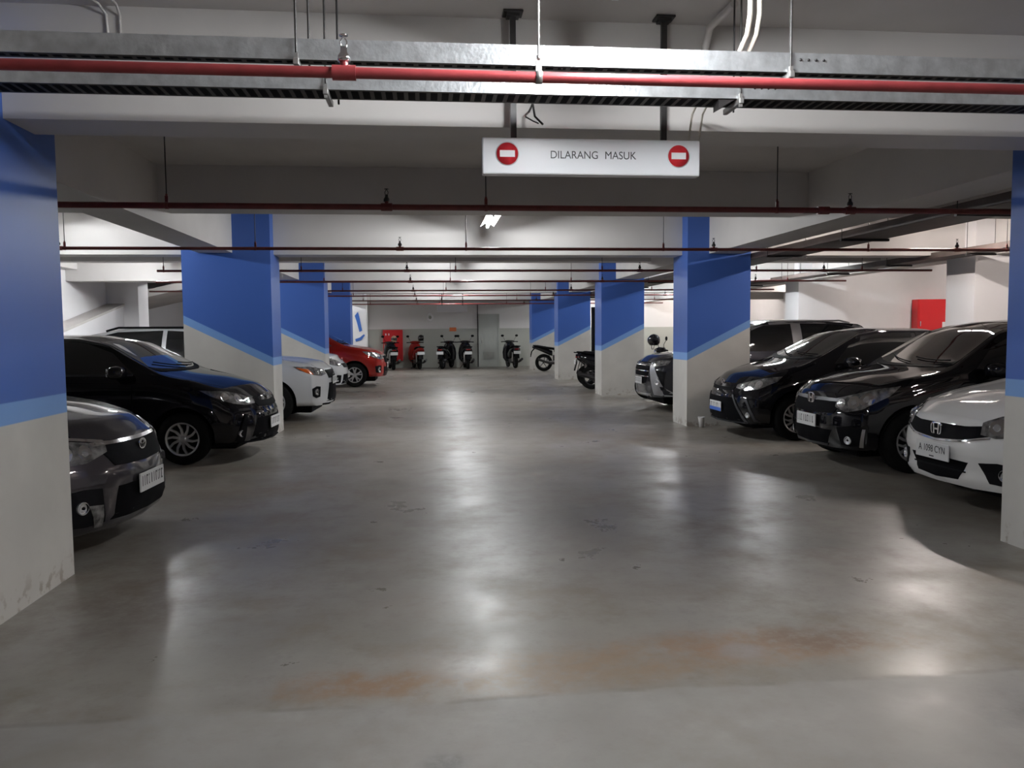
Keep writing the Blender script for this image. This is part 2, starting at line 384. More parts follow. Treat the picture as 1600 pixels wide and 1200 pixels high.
# ------------------------------------------------------------------ ceiling lamps
TM = emitmat('fluorescent_tube', TUBE_COL, TUBE); TW = emitmat('fluorescent_tube_warm', TUBE_WARM, TUBE)
def make_lamp(TM=TM):
    r = empty('ceiling_lamp', (0, 0, 0)); L_ = .56
    MB().box((-.035, -L_, .06), (.035, L_, .11), bev=.006).build('housing', M['lampbody'], r)
    f = MB()
    for s_ in (-1, 1):
        V = []
        for y in (-L_, L_): V += [(s_*.03, y, .062), (s_*.092, y, .018), (s_*.093, y, .021), (s_*.032, y, .066)]
        f.add(V, [(0, 1, 2, 3), (7, 6, 5, 4), (0, 4, 5, 1), (1, 5, 6, 2), (2, 6, 7, 3), (3, 7, 4, 0)])
    f.build('reflector', M['lampbody'], r)
    t = MB().tube([(0, -L_+.03, .008), (0, L_-.03, .008)], .014, 10); t.build('fluorescent_tube', TM, r)
    for s_ in (-1, 1):
        MB().box((-.016, s_*(L_-.03)-.012, -.008), (.016, s_*(L_-.03)+.012, .062), bev=.003).build('lamp_holder', M['lampbody'], r)
        MB().tube([(0, s_*.4, .105), (0, s_*.4, ZS-3.02)], .004, 6).build('suspension_rod', M['dsteel'], r)
    return r
lab = ['fluorescent ceiling lamp at the top edge of the picture, above the galvanised trays',
       'lit fluorescent ceiling lamp over the aisle beyond the no entry sign', 'fluorescent lamp over the aisle hidden behind the second run of beams',
       'fluorescent lamp over the far middle of the aisle', 'fluorescent lamp over the aisle just before the back wall', 'fluorescent lamp over the aisle behind the viewer',
       'fluorescent lamp above the black hatchback on the left', 'fluorescent lamp above the white SUV on the left', 'fluorescent lamp above the red car on the left',
       'fluorescent lamp above the white car on the right', 'fluorescent lamp above the black sedan on the right', 'fluorescent lamp above the dark SUV on the right',
       'fluorescent lamp above the motorcycles on the right', 'farthest fluorescent lamp over the right hand bays', 'fluorescent lamp near the right wall, before the wide white column', 'fluorescent lamp near the red hose cabinet on the right', 'added unseen fluorescent lamp brightening the far right bays', 'added unseen fluorescent lamp brightening the far left by the white column', 'fluorescent lamp against the back wall above the leftmost scooter', 'added unseen fluorescent lamp brightening the back wall behind the right hand columns', 'added unseen fluorescent lamp brightening the back wall in the far right corner']
proto = protow = None
for i, (x, y, s_) in enumerate(LAMPS):
    warm = (y < 0 or x > 11 or (x > 6 and y < 12))
    if warm: o = make_lamp(TW) if protow is None else copy_tree(protow); protow = protow or o
    else: o = make_lamp() if proto is None else copy_tree(proto); proto = proto or o
    o.location = (x, y, 2.955 if i < 2 else 3.02)
    tag(o, lab[i], 'lamp', 'fluorescent lamps hung over the car park')

# ------------------------------------------------------------------ galvanised trunking, pipes and their hangers
def trunking(y0, y1, z0, z1, rodsx, label, wedge=None):
    r = empty('cable_tray', (0.5, (y0+y1)/2, z0), label=label, cat='cable tray', group='galvanised trays under the ceiling')
    def P(mb, nm, mt): return mb.build(nm, mt, r, (-.5, -(y0+y1)/2, -z0))
    x0, x1 = -6.8, 8.9
    P(MB().box((x0, y0, z0), (x1, y0+.004, z1)), 'side_rail', M['galv']); P(MB().box((x0, y1-.004, z0), (x1, y1, z1)), 'side_rail', M['galv'])
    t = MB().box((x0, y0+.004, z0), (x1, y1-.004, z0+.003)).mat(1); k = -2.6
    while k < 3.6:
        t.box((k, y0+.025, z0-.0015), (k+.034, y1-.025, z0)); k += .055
    P(t, 'tray_bottom', [M['tray_shade'], M['black']])
    for x in rodsx:
        for yy in (y0-.012, y1+.012): P(MB().tube([(x+(.0 if yy < y0 else .04), yy, z0-.02), (x+(.0 if yy < y0 else .04), yy, ZS)], .005, 8), 'hanger_rod', M['dsteel'])
        g = MB().box((x-.012, y0-.03, z0-.03), (x+.012, y1+.03, z0-.001), bev=.003).box((x-.008, y0-.02, z0-.045), (x+.008, y0-.006, z0+.02)); P(g, 'hanger_bracket', M['steel'])
    for k in range(4): P(MB().lathe([(0, 0.0001), (0, .006), (-.006, .005), (-.008, .0001)], (1.68+k*.036, y0, (z0+z1)/2+.012), 'y', 8), 'bolt', M['dsteel'])
    if wedge:
        g = MB()
        for x in wedge: g.prism([(x, z0-.001), (x-.085, z0-.001), (x-.085, z0-.05)], y0+.01, y0+.09, 'xz')
        P(g, 'end_bracket', M['dsteel'])
    return r
trunking(3.5, 3.57, 2.64, 2.725, (-.52, 1.63), 'galvanised perforated cable tray crossing above the red pipe, nearest the viewer')
trunking(4.0, 4.17, 2.665, 2.748, (-.46, 1.60), 'galvanised perforated cable tray just below and behind the red pipe', wedge=(1.58,))
def sprinkler_head(r, x, y, z, big=1.0):
    h = MB().lathe([(0, .0001), (0, .024*big), (.02, .024*big), (.035, .014), (.055, .012), (.058, .0001)], (x, y, z), 'z', 12)
    h.tube([(x-.010, y, z+.055), (x-.013, y, z+.075), (x, y, z+.098)], .003, 6).tube([(x+.010, y, z+.055), (x+.013, y, z+.075), (x, y, z+.098)], .003, 6)
    h.lathe([(0, .0001), (0, .018), (.003, .018), (.003, .0001)], (x, y, z+.098), 'z', 12)
    o = h.build('sprinkler_head', M['dsteel'] if big == 1 else M['chrome'], r, (-r.location[0], -r.location[1], -r.location[2]))
    return o
def pipe(y, z, rad, x0, x1, mat, rods, heads, label, rodmat='dsteel', fit=()):
    r = empty('sprinkler_pipe', (.5, y, z), label=label, cat='pipe', group='sprinkler pipes across the ceiling')
    off = (-.5, -y, -z)
    MB().tube([(x0, y, z), (x1, y, z)], rad, 14).build('pipe_run', mat, r, off)
    for x in heads:
        MB().tube([(x-.045, y, z), (x+.045, y, z)], rad*1.35, 12).tube([(x, y, z), (x, y, z+rad+.035)], .016, 10).build('tee_fitting', mat, r, off)
        sprinkler_head(r, x, y, z+rad+.02, 1.0 if y > 4 else 1.01)
    for x in rods:
        g = MB().tube([(x, y, z+rad+.045), (x, y, ZS)], .0045, 8); g.build('hanger_rod', M[rodmat], r, off)
        g = MB().lathe([(-.013, rad+.004), (.013, rad+.004), (.013, rad+.001), (-.013, rad+.001)], (x, y, z), 'x', 14, closed=True)
        g.box((x-.012, y-.006, z+rad), (x+.012, y+.006, z+rad+.05)).lathe([(0, .0001), (0, .009), (.02, .009), (.02, .0001)], (x, y, z+rad+.045), 'z', 6)
        g.build('pipe_clamp', M['steel'] if rodmat == 'steel' else mat, r, off)
    for x in fit: MB().tube([(x-.05, y, z), (x+.05, y, z)], rad*1.4, 12).build('pipe_coupling', mat, r, off)
    return r
pipe(3.22, 2.502, .0215, -6.8, 8.9, M['rpipe'], (.46, 4.6, -3.7), (-.30, 3.4), 'bright red sprinkler pipe crossing between the two galvanised trays', 'steel')
pn = ['dark red sprinkler pipe just behind the no entry sign', 'dark red sprinkler pipe across the aisle in front of the cup column', 'sprinkler pipe across the aisle behind the column with the cup',
      'sprinkler pipe across the aisle before the third pair of columns', 'sprinkler pipe across the aisle behind the third pair of columns', 'sprinkler pipe across the aisle before the fourth pair of columns',
      'sprinkler pipe across the aisle behind the fourth pair of columns', 'last sprinkler pipe across the aisle, nearest the back wall']
for k, y in enumerate((6.58, 9.85, 13.37, 16.28, 19.84, 22.7, 26.2, 29.55)):
    x0 = {2: -4.25, 3: -5.2}.get(k, -6.5)
    pipe(y, 2.5, .024 if k == 0 else .019, x0, 8.9 if k > 1 else 8.3, M['rust'], [x for x in (-7.0, -4.15, -2.0, .5, 2.97, 5.68, 7.6) if x > x0+.05], [x for x in (-4.22, -.3, 3.62, 6.9) if x > x0-.05 and (k != 2 or x > -4)], pn[k], 'dsteel', (3.38,) if k == 0 else ())
# dark tray running along the right hand beam, and a second one farther right
def long_tray(x0, x1, z, y0, y1, label):
    r = empty('cable_tray', ((x0+x1)/2, y0, z), label=label, cat='cable tray', group='dark trays along the right bays')
    off = (-(x0+x1)/2, -y0, -z)
    MB().box((x0, y0, z), (x1, y1, z+.004)).build('tray_bottom', M['traydark'], r, off)
    MB().box((x0, y0, z), (x0+.004, y1, z+.09)).build('side_rail', M['traydark'], r, off); MB().box((x1-.004, y0, z), (x1, y1, z+.09)).build('side_rail', M['traydark'], r, off)
    MB().box((x0+.02, y0, z+.006), (x1-.02, y1, z+.05), bev=.01).build('cable_bundle', M['black'], r, off)
    y = y0+1.9
    while y < y1:
        g = MB().box((x0-.04, y-.02, z-.03), (x1+.04, y+.02, z-.001))
        for x in (x0-.025, x1+.025): g.tube([(x, y, z-.02), (x, y, ZS)], .005, 6)
        g.build('hanger', M['dsteel'], r, off); y += 2.1
    return r
long_tray(4.99, 5.52, 2.565, 5.2, 31.2, 'dusty dark cable tray running along the right hand beam beside the columns')
long_tray(8.1, 8.5, 2.60, 5.2, 24.0, 'dark cable tray over the right hand cars, before the wide white column')
# conduits by the sign
for x, s_, nm in ((1.50, 1, 'left'), (1.56, 1, 'right')):
    g = MB().tube([(x-.02, 4.176, 2.70), (x, 4.35, 2.735), (x+.012, 4.47, 2.71), (x, 4.495, 2.57)], .006, 8)
    tag(g.build('conduit', M['pale']), 'thin pale cable dropping to the no entry sign, %s of the pair' % nm, 'conduit', 'thin pale cables to the sign')
for x, nm in ((1.42, 'left'), (1.462, 'right')):
    g = MB().tube([(x, 3.44, ZS-.002), (x, 3.44, 2.86), (x-.008, 3.45, 2.78), (x-.012, 3.52, 2.735), (x-.012, 3.535, 2.70)], .011, 10)
    tag(g.build('conduit', M['pale']), 'stout pale conduit ending on the nearer galvanised tray, %s of the pair' % nm, 'conduit', 'stout pale conduits on the tray')
tag(MB().tube([(1.66, 4.24, 3.23), (1.66, 4.36, 3.23), (1.62, 4.5, 3.2), (1.62, 4.57, 3.1), (1.62, 4.575, 2.95)], .022, 10).build('conduit', M['ceil']), 'grey painted conduit bending down the beam right of the sign', 'conduit')
tag(MB().tube([(-1.60, 3.9, ZS-.01), (-1.60, 4.54, ZS-.012), (-1.60, 4.590, 3.2), (-1.60, 4.590, 3.0)], .007, 8).build('conduit', M['beam']), 'right of two faint painted conduits on the beam at the upper left', 'conduit')
tag(MB().tube([(-1.72, 4.4, ZS-.01), (-1.69, 4.54, ZS-.012), (-1.67, 4.590, 3.2), (-1.66, 4.590, 3.0)], .007, 8).build('conduit', M['beam']), 'left of two faint painted conduits on the beam at the upper left', 'conduit')

# ------------------------------------------------------------------ no entry sign
def disc(mb, x, y, z, r, d, n=40): return mb.lathe([(0, .0001), (0, r), (-d, r), (-d, .0001)], (x, y, z), 'y', n)
S = empty('hanging_sign', (.93, 4.5, 2.355), label='white hanging sign with DILARANG MASUK between two red no entry discs', cat='sign')
off = (-.93, -4.5, -2.355)
sx0, sx1, sz0, sz1 = .322, 1.555, 2.363, 2.562
MB().box((sx0, 4.46, sz0), (sx1, 4.53, sz1), bev=.008).build('sign_box', M['sign'], S, off)
for x in (.46, 1.43):
    MB().lathe([(-.0, .0001), (-.0, .066), (-.0015, .066), (-.0015, .0001)], (x, 4.4605, 2.474), 'y', 40).build('disc_border', M['white'], S, off)
    e = disc(MB(), x, 4.459, 2.474, .060, .002).build('no_entry_disc', M['signred'], S, off)
    MB().box((-.042, -.004, -.018), (.042, -.0022, .018)).build('white_bar', M['white'], e, (x, 4.459, 2.474))
for wd_, cx in (('DILARANG', .834), ('MASUK', 1.096)):
    text_obj('sign_text', wd_, .060, M['ink'], S, (cx-.93, 4.4595-4.5, 2.470-2.355), (PI/2, 0, 0), .001, .92)
for x in (.50, 1.355):
    g = MB().box((x-.016, 4.49, sz1-.004), (x+.016, 4.515, ZS-.012)); g.box((x-.055, 4.455, ZS-.014), (x+.055, 4.55, ZS-.002), bev=.003).box((x-.035, 4.47, ZS-.03), (x+.035, 4.535, ZS-.012)); g.build('hanging_bracket', M['dsteel'], S, off)
# small sprinkler remnants hanging near the sign
g = MB().tube([(.60, 4.44, ZB+.09), (.61, 4.43, ZB+.02), (.65, 4.40, ZB-.03)], .006, 6).tube([(.56, 4.44, ZB+.02), (.60, 4.43, ZB-.005), (.63, 4.42, ZB-.02)], .004, 6).tube([(.60, 4.44, ZB+.09), (.60, 4.605, ZB+.09)], .006, 6)
tag(g.build('cable_hook', M['dsteel']), 'small dark wire hook on the beam just above the no entry sign', 'hook')

# ------------------------------------------------------------------ far end: door, cabinet, signs
D = MB().box((2.24, YB-.045, .0), (3.01, YB, 2.15)).build('door_1', M['door']); struct(D)
fr = MB().box((2.18, YB-.06, 0), (2.24, YB, 2.21)).box((3.01, YB-.06, 0), (3.06, YB, 2.21)).box((2.18, YB-.06, 2.15), (3.06, YB, 2.21)); struct(fr.build('trim_30', M['door']))
lv = MB()
for k in range(6): lv.box((2.40, YB-.062, .34+k*.045), (2.82, YB-.046, .362+k*.045))
lv.box((2.38, YB-.055, .31), (2.84, YB-.0455, .62)); lv.build('louvre', M['dado'], D)
MB().box((2.30, YB-.075, 1.0), (2.33, YB-.045, 1.12), bev=.004).build('door_handle', M['steel'], D)
struct(MB().box((2.13, YB-.05, 0), (2.165, YB-.001, 2.6)).build('trim_31', M['dsteel']))
def cabinet(x0, x1, y, z0, z1, d, label, marks):
    r = empty('hose_cabinet', ((x0+x1)/2, y, z0), label=label, cat='cabinet'); off = (-(x0+x1)/2, -y, -z0)
    MB().box((x0, y-d, z0), (x1, y, z1), bev=.01).build('cabinet_body', M['redcab'], r, off)
    dr = MB().box((x0+.03, y-d-.014, z0+.03), (x1-.03, y-d-.001, z1-.03), bev=.005).build('door', M['redcab'], r, off)
    MB().box((x0+.05, y-d-.035, (z0+z1)/2-.06), (x0+.07, y-d-.014, (z0+z1)/2+.06), bev=.003).build('handle', M['chrome'], dr)
    g = MB()
    for (a, b_, c, d_) in marks: g.box((x0+a, y-d-.018, z0+b_), (x0+c, y-d-.0145, z0+d_))
    g.build('notice_label', M['white'], r, off)
    return r
cabinet(-1.78, -.97, YB-.012, .30, 1.58, .22, 'red fire hose cabinet on the back wall behind the leftmost scooter', [(.1, 1.05, .15, 1.13), (.22, 1.05, .27, 1.13), (.5, .75, .56, .80)])
cabinet(11.62, 12.42, 18.19, 1.0, 2.16, .24, 'red fire hose cabinet high on the right hand wall left of the wide white column', [(.62, .42, .70, .62)])
tag(MB().box((.97, YB-.02, 1.5), (1.25, YB-.001, 1.66), bev=.003).build('wall_notice', M['orange']), 'small orange notice on the back wall above the scooters', 'notice')
e = empty('wall_lamp', (.17, YB-.01, 2.08), label='small white oval fixture with dark centre high on the back wall', cat='lamp')
g = MB(); prof = []
N_ = 28; V = []
for (rx, rz, y) in ((.14, .17, 0), (.14, .17, -.05), (.12, .15, -.07), (.07, .09, -.07), (.06, .08, -.04)):
    for k in range(N_): V.append((rx*math.cos(2*PI*k/N_), y, rz*math.sin(2*PI*k/N_)+ (.03 if rz > .1 and math.sin(2*PI*k/N_) > .8 else 0)))
g.add(V, [(i*N_+k, i*N_+(k+1)%N_, (i+1)*N_+(k+1)%N_, (i+1)*N_+k) for i in range(4) for k in range(N_)], True)
g.build('housing', M['white'], e); disc(MB(), 0, -.038, 0, .062, .004).build('lens', M['dado'], e)
s2 = empty('hanging_sign', (.90, 27.4, 2.16), label='plain white sign box hanging far down the aisle before the back wall', cat='sign')
MB().box((-.52, -.05, .0), (.50, .05, .22), bev=.01).build('sign_box', M['sign'], s2)
for x in (-.35, .35): MB().box((x-.015, -.012, .215), (x+.015, .012, ZM-2.16-.0), bev=.0).build('hanging_bracket', M['dsteel'], s2)
tag(MB().box((5.06, 24.2, 0), (5.16, 24.3, 2.2)).build('downpipe', M['black']), 'thin black upright beside the fourth column on the right', 'pipe')
# paper cup by the column
e = empty('paper_cup', (4.16, 11.78, 0), label='small white cup standing at the foot of the right column', cat='cup')
MB().lathe([(0, .0001), (0, .036), (.15, .052), (.155, .052), (.155, .049), (.01, .034), (.01, .0001)], (0, 0, 0), 'z', 24).build('cup_wall', M['cup'], e)
MB().lathe([(.15, .0535), (.158, .0555), (.164, .052), (.158, .049)], (0, 0, 0), 'z', 24, closed=True).build('rim', M['white'], e)
# ------------------------------------------------------------------ cars
def interp(tab, x):
    if x <= tab[0][0]: return tab[0][1]
    for (a, va), (b_, vb) in zip(tab, tab[1:]):
        if x <= b_:
            t = (x-a)/(b_-a); return va+(vb-va)*t
    return tab[-1][1]
def smooth(tab, x, wd=.07):
    return (interp(tab, x-wd)+interp(tab, x-wd/2)+2*interp(tab, x)+interp(tab, x+wd/2)+interp(tab, x+wd))/6
class Car:
    """body shell: nose at x=0 pointing +x, tail at x=-L; s = distance behind the nose"""
    def __init__(s, L, W, top, belt, plan, wr, zb=.2, a=.26, g=None, wf=.78, wrx=.72, r=.31, crownh=.05):
        s.L, s.W, s.top, s.belt, s.planT, s.wr, s.zb, s.a, s.wf, s.wrx, s.r, s.ch = L, W, top, belt, plan, wr, zb, a, wf, wrx, r, crownh
        s.g = g or [(.15, .14), (.22, .05), (.32, .015), (.5, .0), (.62, .02), (.72, .07), (.80, .15), (.9, .28)]
        s.roof = max(z for _, z in top)
    def section(s, d):
        W = s.W*smooth(s.planT, d, .08); zt = smooth(s.top, d, .06); bl = smooth(s.belt, d, .1)
        f = min(max((zt-bl)/(s.roof-bl), 0), 1) if s.roof > bl else 0
        crown = s.ch*(1-f)+.055*f
        ze = zt-crown; bl = min(bl, ze-.015)
        wb = W*.955; full = s.roof-.055-bl
        t = min(max((ze-bl)/full, 0), 1)
        yE = wb-(wb-s.wr)*t
        zb = s.zb+.03*(1 if d < .5 or d > s.L-.4 else 0)
        P = [(0, zb), (W*.5, zb), (W*.86, zb), (W*.955, zb+.025), (W*.985, zb+.08), (W*.995, zb+.2), (W, (zb+bl)/2), (W*.998, bl-.22), (W*.99, bl-.13), (W*.975, bl-.05), (wb+.004, bl-.012), (wb, bl)]
        bow = .02*t
        for k in (.25, .5, .75): P.append((wb+(yE-wb)*k+bow*4*k*(1-k), bl+(ze-bl)*k))
        P.append((yE+.004, ze-.02)); P.append((yE-.006, ze+.006))
        for q in (.94, .85, .68, .45, .2, 0): P.append((yE*q, zt-crown*q**2.2 if q < .93 else ze+.018))
        return P
    def build(s, mats, name='body', parent=None):
        ds = [0, .015, .04, .08, .12, .17, .23]; d = .3
        while d < s.L-.3: ds.append(d); d += .07
        ds += [s.L-.28, s.L-.2, s.L-.13, s.L-.07, s.L-.03, s.L]
        secs = [s.section(d) for d in ds]; n = len(secs[0]); ring = 2*n-2
        V = []
        def nose(y, z, d):
            q = max(1-d/1.15, 0)**1.7; q2 = max(1-d/.30, 0)**1.5
            return q*s.a*(abs(y)/s.W)**2.8+q2*interp(s.g, z)
        def tail(y, z, d):
            e = s.L-d; q = max(1-e/.8, 0)**1.7; return q*.18*(abs(y)/s.W)**2.8
        def pt(d, y, z): return (-d-nose(y, z, d)+tail(y, z, d), y, z)
        full = []
        for sec in secs: full.append(sec+[(-y, z) for (y, z) in sec[-2:0:-1]])
        for d, sec in zip(ds, full): V += [pt(d, y, z) for y, z in sec]
        Fc = [(i*ring+k, i*ring+(k+1) % ring, (i+1)*ring+(k+1) % ring, (i+1)*ring+k) for i in range(len(ds)-1) for k in range(ring)]
        for (i0, sec, dd) in ((0, full[0], 0), (len(ds)-1, full[-1], s.L)):
            zc = .48; prev = [i0*ring+k for k in range(ring)]
            for q in (.93, .82, .66, .45, .22):
                base = len(V); V += [pt(dd, y*q, zc+(z-zc)*q) for y, z in sec]
                cur = [base+k for k in range(ring)]
                Fc += [(prev[k], prev[(k+1) % ring], cur[(k+1) % ring], cur[k]) for k in range(ring)]; prev = cur
            V.append(pt(dd, 0, zc)); Fc += [(prev[k], prev[(k+1) % ring], len(V)-1) for k in range(ring)]
        me = bpy.data.meshes.new('tmpbody'); me.from_pydata(V, [], Fc)
        bm = bmesh.new(); bm.from_mesh(me); bmesh.ops.remove_doubles(bm, verts=bm.verts, dist=1e-5); bmesh.ops.recalc_face_normals(bm, faces=bm.faces)
        s.bvh = BVHTree.FromBMesh(bm); bm.to_mesh(me)
        for f in me.polygons: f.use_smooth = True
        for mt in mats: me.materials.append(mt)
        o = bpy.data.objects.new('tmpb', me); COL.objects.link(o)
        # wheel arches
        cut = MB()
        R_ = s.r+.055
        for x in (-s.wf, -(s.L-s.wrx)):
            for sg in (-1, 1):
                y0, y1 = sorted((sg*(s.W-.30), sg*(s.W+.2)))
                cut.lathe([(y0, .0001), (y0, R_), (y1, R_), (y1, .0001)], (x, 0, s.r+.01), 'y', 40, True)
        c = cut.build('tmpc', [M['black']], None)
        bm = bmesh.new(); bm.from_mesh(c.data); bmesh.ops.remove_doubles(bm, verts=bm.verts, dist=.001); bmesh.ops.recalc_face_normals(bm, faces=bm.faces); bm.to_mesh(c.data); bm.free()
        md = o.modifiers.new('b', 'BOOLEAN'); md.operation = 'DIFFERENCE'; md.object = c; md.solver = 'EXACT'; md.material_mode = 'TRANSFER'
        me2 = bpy.data.meshes.new_from_object(o.evaluated_get(bpy.context.evaluated_depsgraph_get()))
        bpy.data.objects.remove(o); bpy.data.objects.remove(c)
        r = bpy.data.objects.new(name, me2); COL.objects.link(r); r.parent = parent
        try:
            me2.set_sharp_from_angle(angle=math.radians(50))
        except Exception: pass
        return r
    def patch(s, name, top, bot, mat, parent, direction='front', yaw=0.0, off=.005, th=.02, nu=14, nv=5, flip=False, smooth_=True):
        """ruled surface between two polylines, projected on the body.
        front: points are (u, z), looking along -x turned by yaw; side: (x, z) on side sg=yaw; top: (x, y) straight down"""
        def lerp(pl, t):
            Ls = [0]
            for a, b_ in zip(pl, pl[1:]): Ls.append(Ls[-1]+math.hypot(b_[0]-a[0], b_[1]-a[1]))
            q = t*Ls[-1]
            for i in range(len(pl)-1):
                if q <= Ls[i+1]+1e-9:
                    k = (q-Ls[i])/max(Ls[i+1]-Ls[i], 1e-9); return (pl[i][0]+(pl[i+1][0]-pl[i][0])*k, pl[i][1]+(pl[i+1][1]-pl[i][1])*k)
            return pl[-1]
        G = []; last = None
        for i in range(nu+1):
            a, b_ = lerp(top, i/nu), lerp(bot, i/nu)
            for j in range(nv+1):
                k = j/nv; u, z = a[0]+(b_[0]-a[0])*k, a[1]+(b_[1]-a[1])*k
                if direction == 'front':
                    dv = Vector((-math.cos(yaw), -math.sin(yaw), 0)); pu = Vector((-math.sin(yaw), math.cos(yaw), 0)); org = pu*u+Vector((0, 0, z))-dv*4+Vector((-.15, 0, 0))
                elif direction == 'side': dv = Vector((0, -yaw, 0)); org = Vector((u, yaw*3, z))
                else: dv = Vector((0, 0, -1)); org = Vector((u, z, 3))
                loc, nor, idx, dist = s.bvh.ray_cast(org, dv)
                if loc is None:
                    loc, nor, idx, dist = s.bvh.find_nearest(last if last is not None else org+dv*3.6)
                if nor.dot(dv) > 0: nor = -nor
                last = loc; G.append((loc+nor*off, nor))
        n = len(G); V = [p for p, _ in G]+[p-q*th for p, q in G]; w_ = nv+1; Fc = []
        for i in range(nu):
            for j in range(nv):
                q = (i*w_+j, i*w_+j+1, (i+1)*w_+j+1, (i+1)*w_+j); Fc.append(q); Fc.append(tuple(n+t for t in q[::-1]))
        rim = [i*w_ for i in range(nu+1)]+[nu*w_+j for j in range(1, w_)]+[i*w_+nv for i in range(nu-1, -1, -1)]+[j for j in range(nv-1, 0, -1)]
        for a, b_ in zip(rim, rim[1:]+rim[:1]): Fc.append((a, b_, n+b_, n+a))
        mb = MB().add(V, Fc, smooth_); o = mb.build(name, mat, parent)
        try: o.data.set_sharp_from_angle(angle=math.radians(40))
        except Exception: pass
        return o
    def hit(s, org, dv):
        loc, nor, i, d = s.bvh.ray_cast(Vector(org), Vector(dv)); return loc, nor

def wheel(parent, x, y, sg, r, style, rw=.19, rimr=None):
    rimr = rimr or r*.64; t = MB(); y0 = 0
    pr = [(-rw/2, rimr), (-rw/2-.004, rimr+.03), (-rw/2+.004, r-.03), (-rw/2+.03, r-.003), (-.03, r), (-.028, r-.008), (-.018, r-.008), (-.016, r), (.016, r), (.018, r-.008), (.028, r-.008), (.03, r), (rw/2-.03, r-.003), (rw/2-.004, r-.03), (rw/2+.004, rimr+.03), (rw/2, rimr)]
    t.lathe(pr, (0, 0, 0), 'y', 40, True, True); wo = t.build('wheel', M['rubber'], parent, (x, y, r))
    m_ = MB(); f = sg*rw/2
    m_.lathe([(f-.0*sg, rimr+.004), (f+.006*sg, rimr), (f-.004*sg, rimr-.018), (f-.06*sg, rimr-.03), (f-.13*sg, rimr-.035), (f-.13*sg, .001)], (0, 0, 0), 'y', 36)
    ro = m_.build('rim', M['alloydark'] if style != 'steel' else M['alloy'], wo)
    m_ = MB(); n = {'five': 5, 'ten': 10, 'multi': 7, 'steel': 8}[style]
    m_.lathe([(f-.004*sg, .001), (f-.006*sg, .03), (f-.018*sg, .05), (f-.05*sg, .055)], (0, 0, 0), 'y', 20)
    m_.lathe([(f+.005*sg, rimr+.002), (f+.007*sg, rimr-.006), (f-.004*sg, rimr-.020), (f-.02*sg, rimr-.022)], (0, 0, 0), 'y', 36)
    for k in range(n):
        a = 2*PI*k/n+.3
        for dlt in ((-.13, .13) if style in ('five', 'multi') else (0,)):
            R0, R1 = .035, rimr-.008; w0, w1 = (.016, .012) if style != 'steel' else (.02, .022)
            if style == 'five': w0, w1 = .022, .016
            V = []
            tw = .28 if style in ('ten', 'multi') else .0
            for (R_, a_, w_, dy) in ((R0, a+dlt*.5, w0, -.012), (rimr*.6, a+dlt*1.3+tw*.4, (w0+w1)/2, -.006), (R1, a+dlt*1.9+tw, w1, -.001)):
                cx, cz = R_*math.cos(a_), R_*math.sin(a_); px, pz = -math.sin(a_)*w_, math.cos(a_)*w_
                V += [(cx-px, f+dy*sg, cz-pz), (cx+px, f+dy*sg, cz+pz), (cx+px*.8, f+(dy-.03)*sg, cz+pz*.8), (cx-px*.8, f+(dy-.03)*sg, cz-pz*.8)]
            Fc = []
            for q in (0, 4): Fc += [(q+i, q+(i+1) % 4, q+4+(i+1) % 4, q+4+i) for i in range(4)]
            Fc += [(0, 1, 2, 3), (11, 10, 9, 8)]; m_.add(V, Fc)
    m_.build('spokes', M['alloy'], wo)
    return wo
def license_plate(car, parent, z, y=0.0, txt=None, blue=False, wd=.43, ht=.135, seed=1, tilt=0):
    loc, nor = car.hit((1, y, z), (-1, 0, 0)); x = loc.x+.022
    p = MB().box((-.008, -wd/2, -ht/2), (.004, wd/2, ht/2), bev=.003).build('licence_plate', M['plate'], parent, (x, y, z))
    MB().box((-.03, -wd/2+.08, -ht/2+.02), (-.007, wd/2-.08, ht/2-.02)).build('plate_bracket', M['black'], p)
    if blue: MB().box((.0042, -wd/2+.002, -ht/2+.001), (.006, wd/2-.002, -ht/2+.05)).build('blue_strip', M['plateblue'], p)
    if txt:
        t = text_obj('plate_characters', txt, .082, M['ink'], p, (.0045, 0, .012), (PI/2, 0, PI/2), .0006, .80, .0)
        for k in range(1): MB().box((.0042, -.03, -.052), (.005, .03, -.042)).build('plate_date', M['ink'], p)
    else:
        rr = random.Random(seed); g = MB(); yy = -wd/2+.03
        while yy < wd/2-.05:
            w_ = rr.choice((.012, .018, .026)); g.box((.0042, yy, -.028), (.005, yy+w_*.45, .045))
            if rr.random() < .5: g.box((.0042, yy, .033), (.005, yy+w_, .045))
            if rr.random() < .5: g.box((.0042, yy, -.028), (.005, yy+w_, -.017))
            yy += w_+rr.choice((.016, .02, .034))
        g.build('plate_characters', M['ink'], p)
    return p
def emblem_H(car, parent, z, y=0.0, r=.055, dz=0):
    loc, nor = car.hit((1, y, z), (-1, 0, 0)); x = loc.x+.016
    e = MB(); N_ = 28; V = []
    def sq(t, k): ct, st = math.cos(t), math.sin(t); return (math.copysign(abs(ct)**.6, ct)*k*(1+.10*st), math.copysign(abs(st)**.6, st)*k*.82)
    for (k, xx) in ((r, 0), (r, .008), (r*.84, .010), (r*.84, 0)):
        for i in range(N_):
            a, b_ = sq(2*PI*i/N_, k); V.append((xx, a, b_))
    e.add(V, [(q*N_+i, q*N_+(i+1) % N_, ((q+1) % 4)*N_+(i+1) % N_, ((q+1) % 4)*N_+i) for q in range(4) for i in range(N_)], False)
    for sg in (-1, 1):
        e.prism([(sg*r*.62, r*.70), (sg*r*.36, r*.70), (sg*r*.26, -r*.70), (sg*r*.48, -r*.70)], 0, .009, 'yz')
    e.box((0, -r*.34, -r*.10), (.009, r*.34, r*.10))
    return e.build('emblem', M['chrome'], parent, (x, y, z))
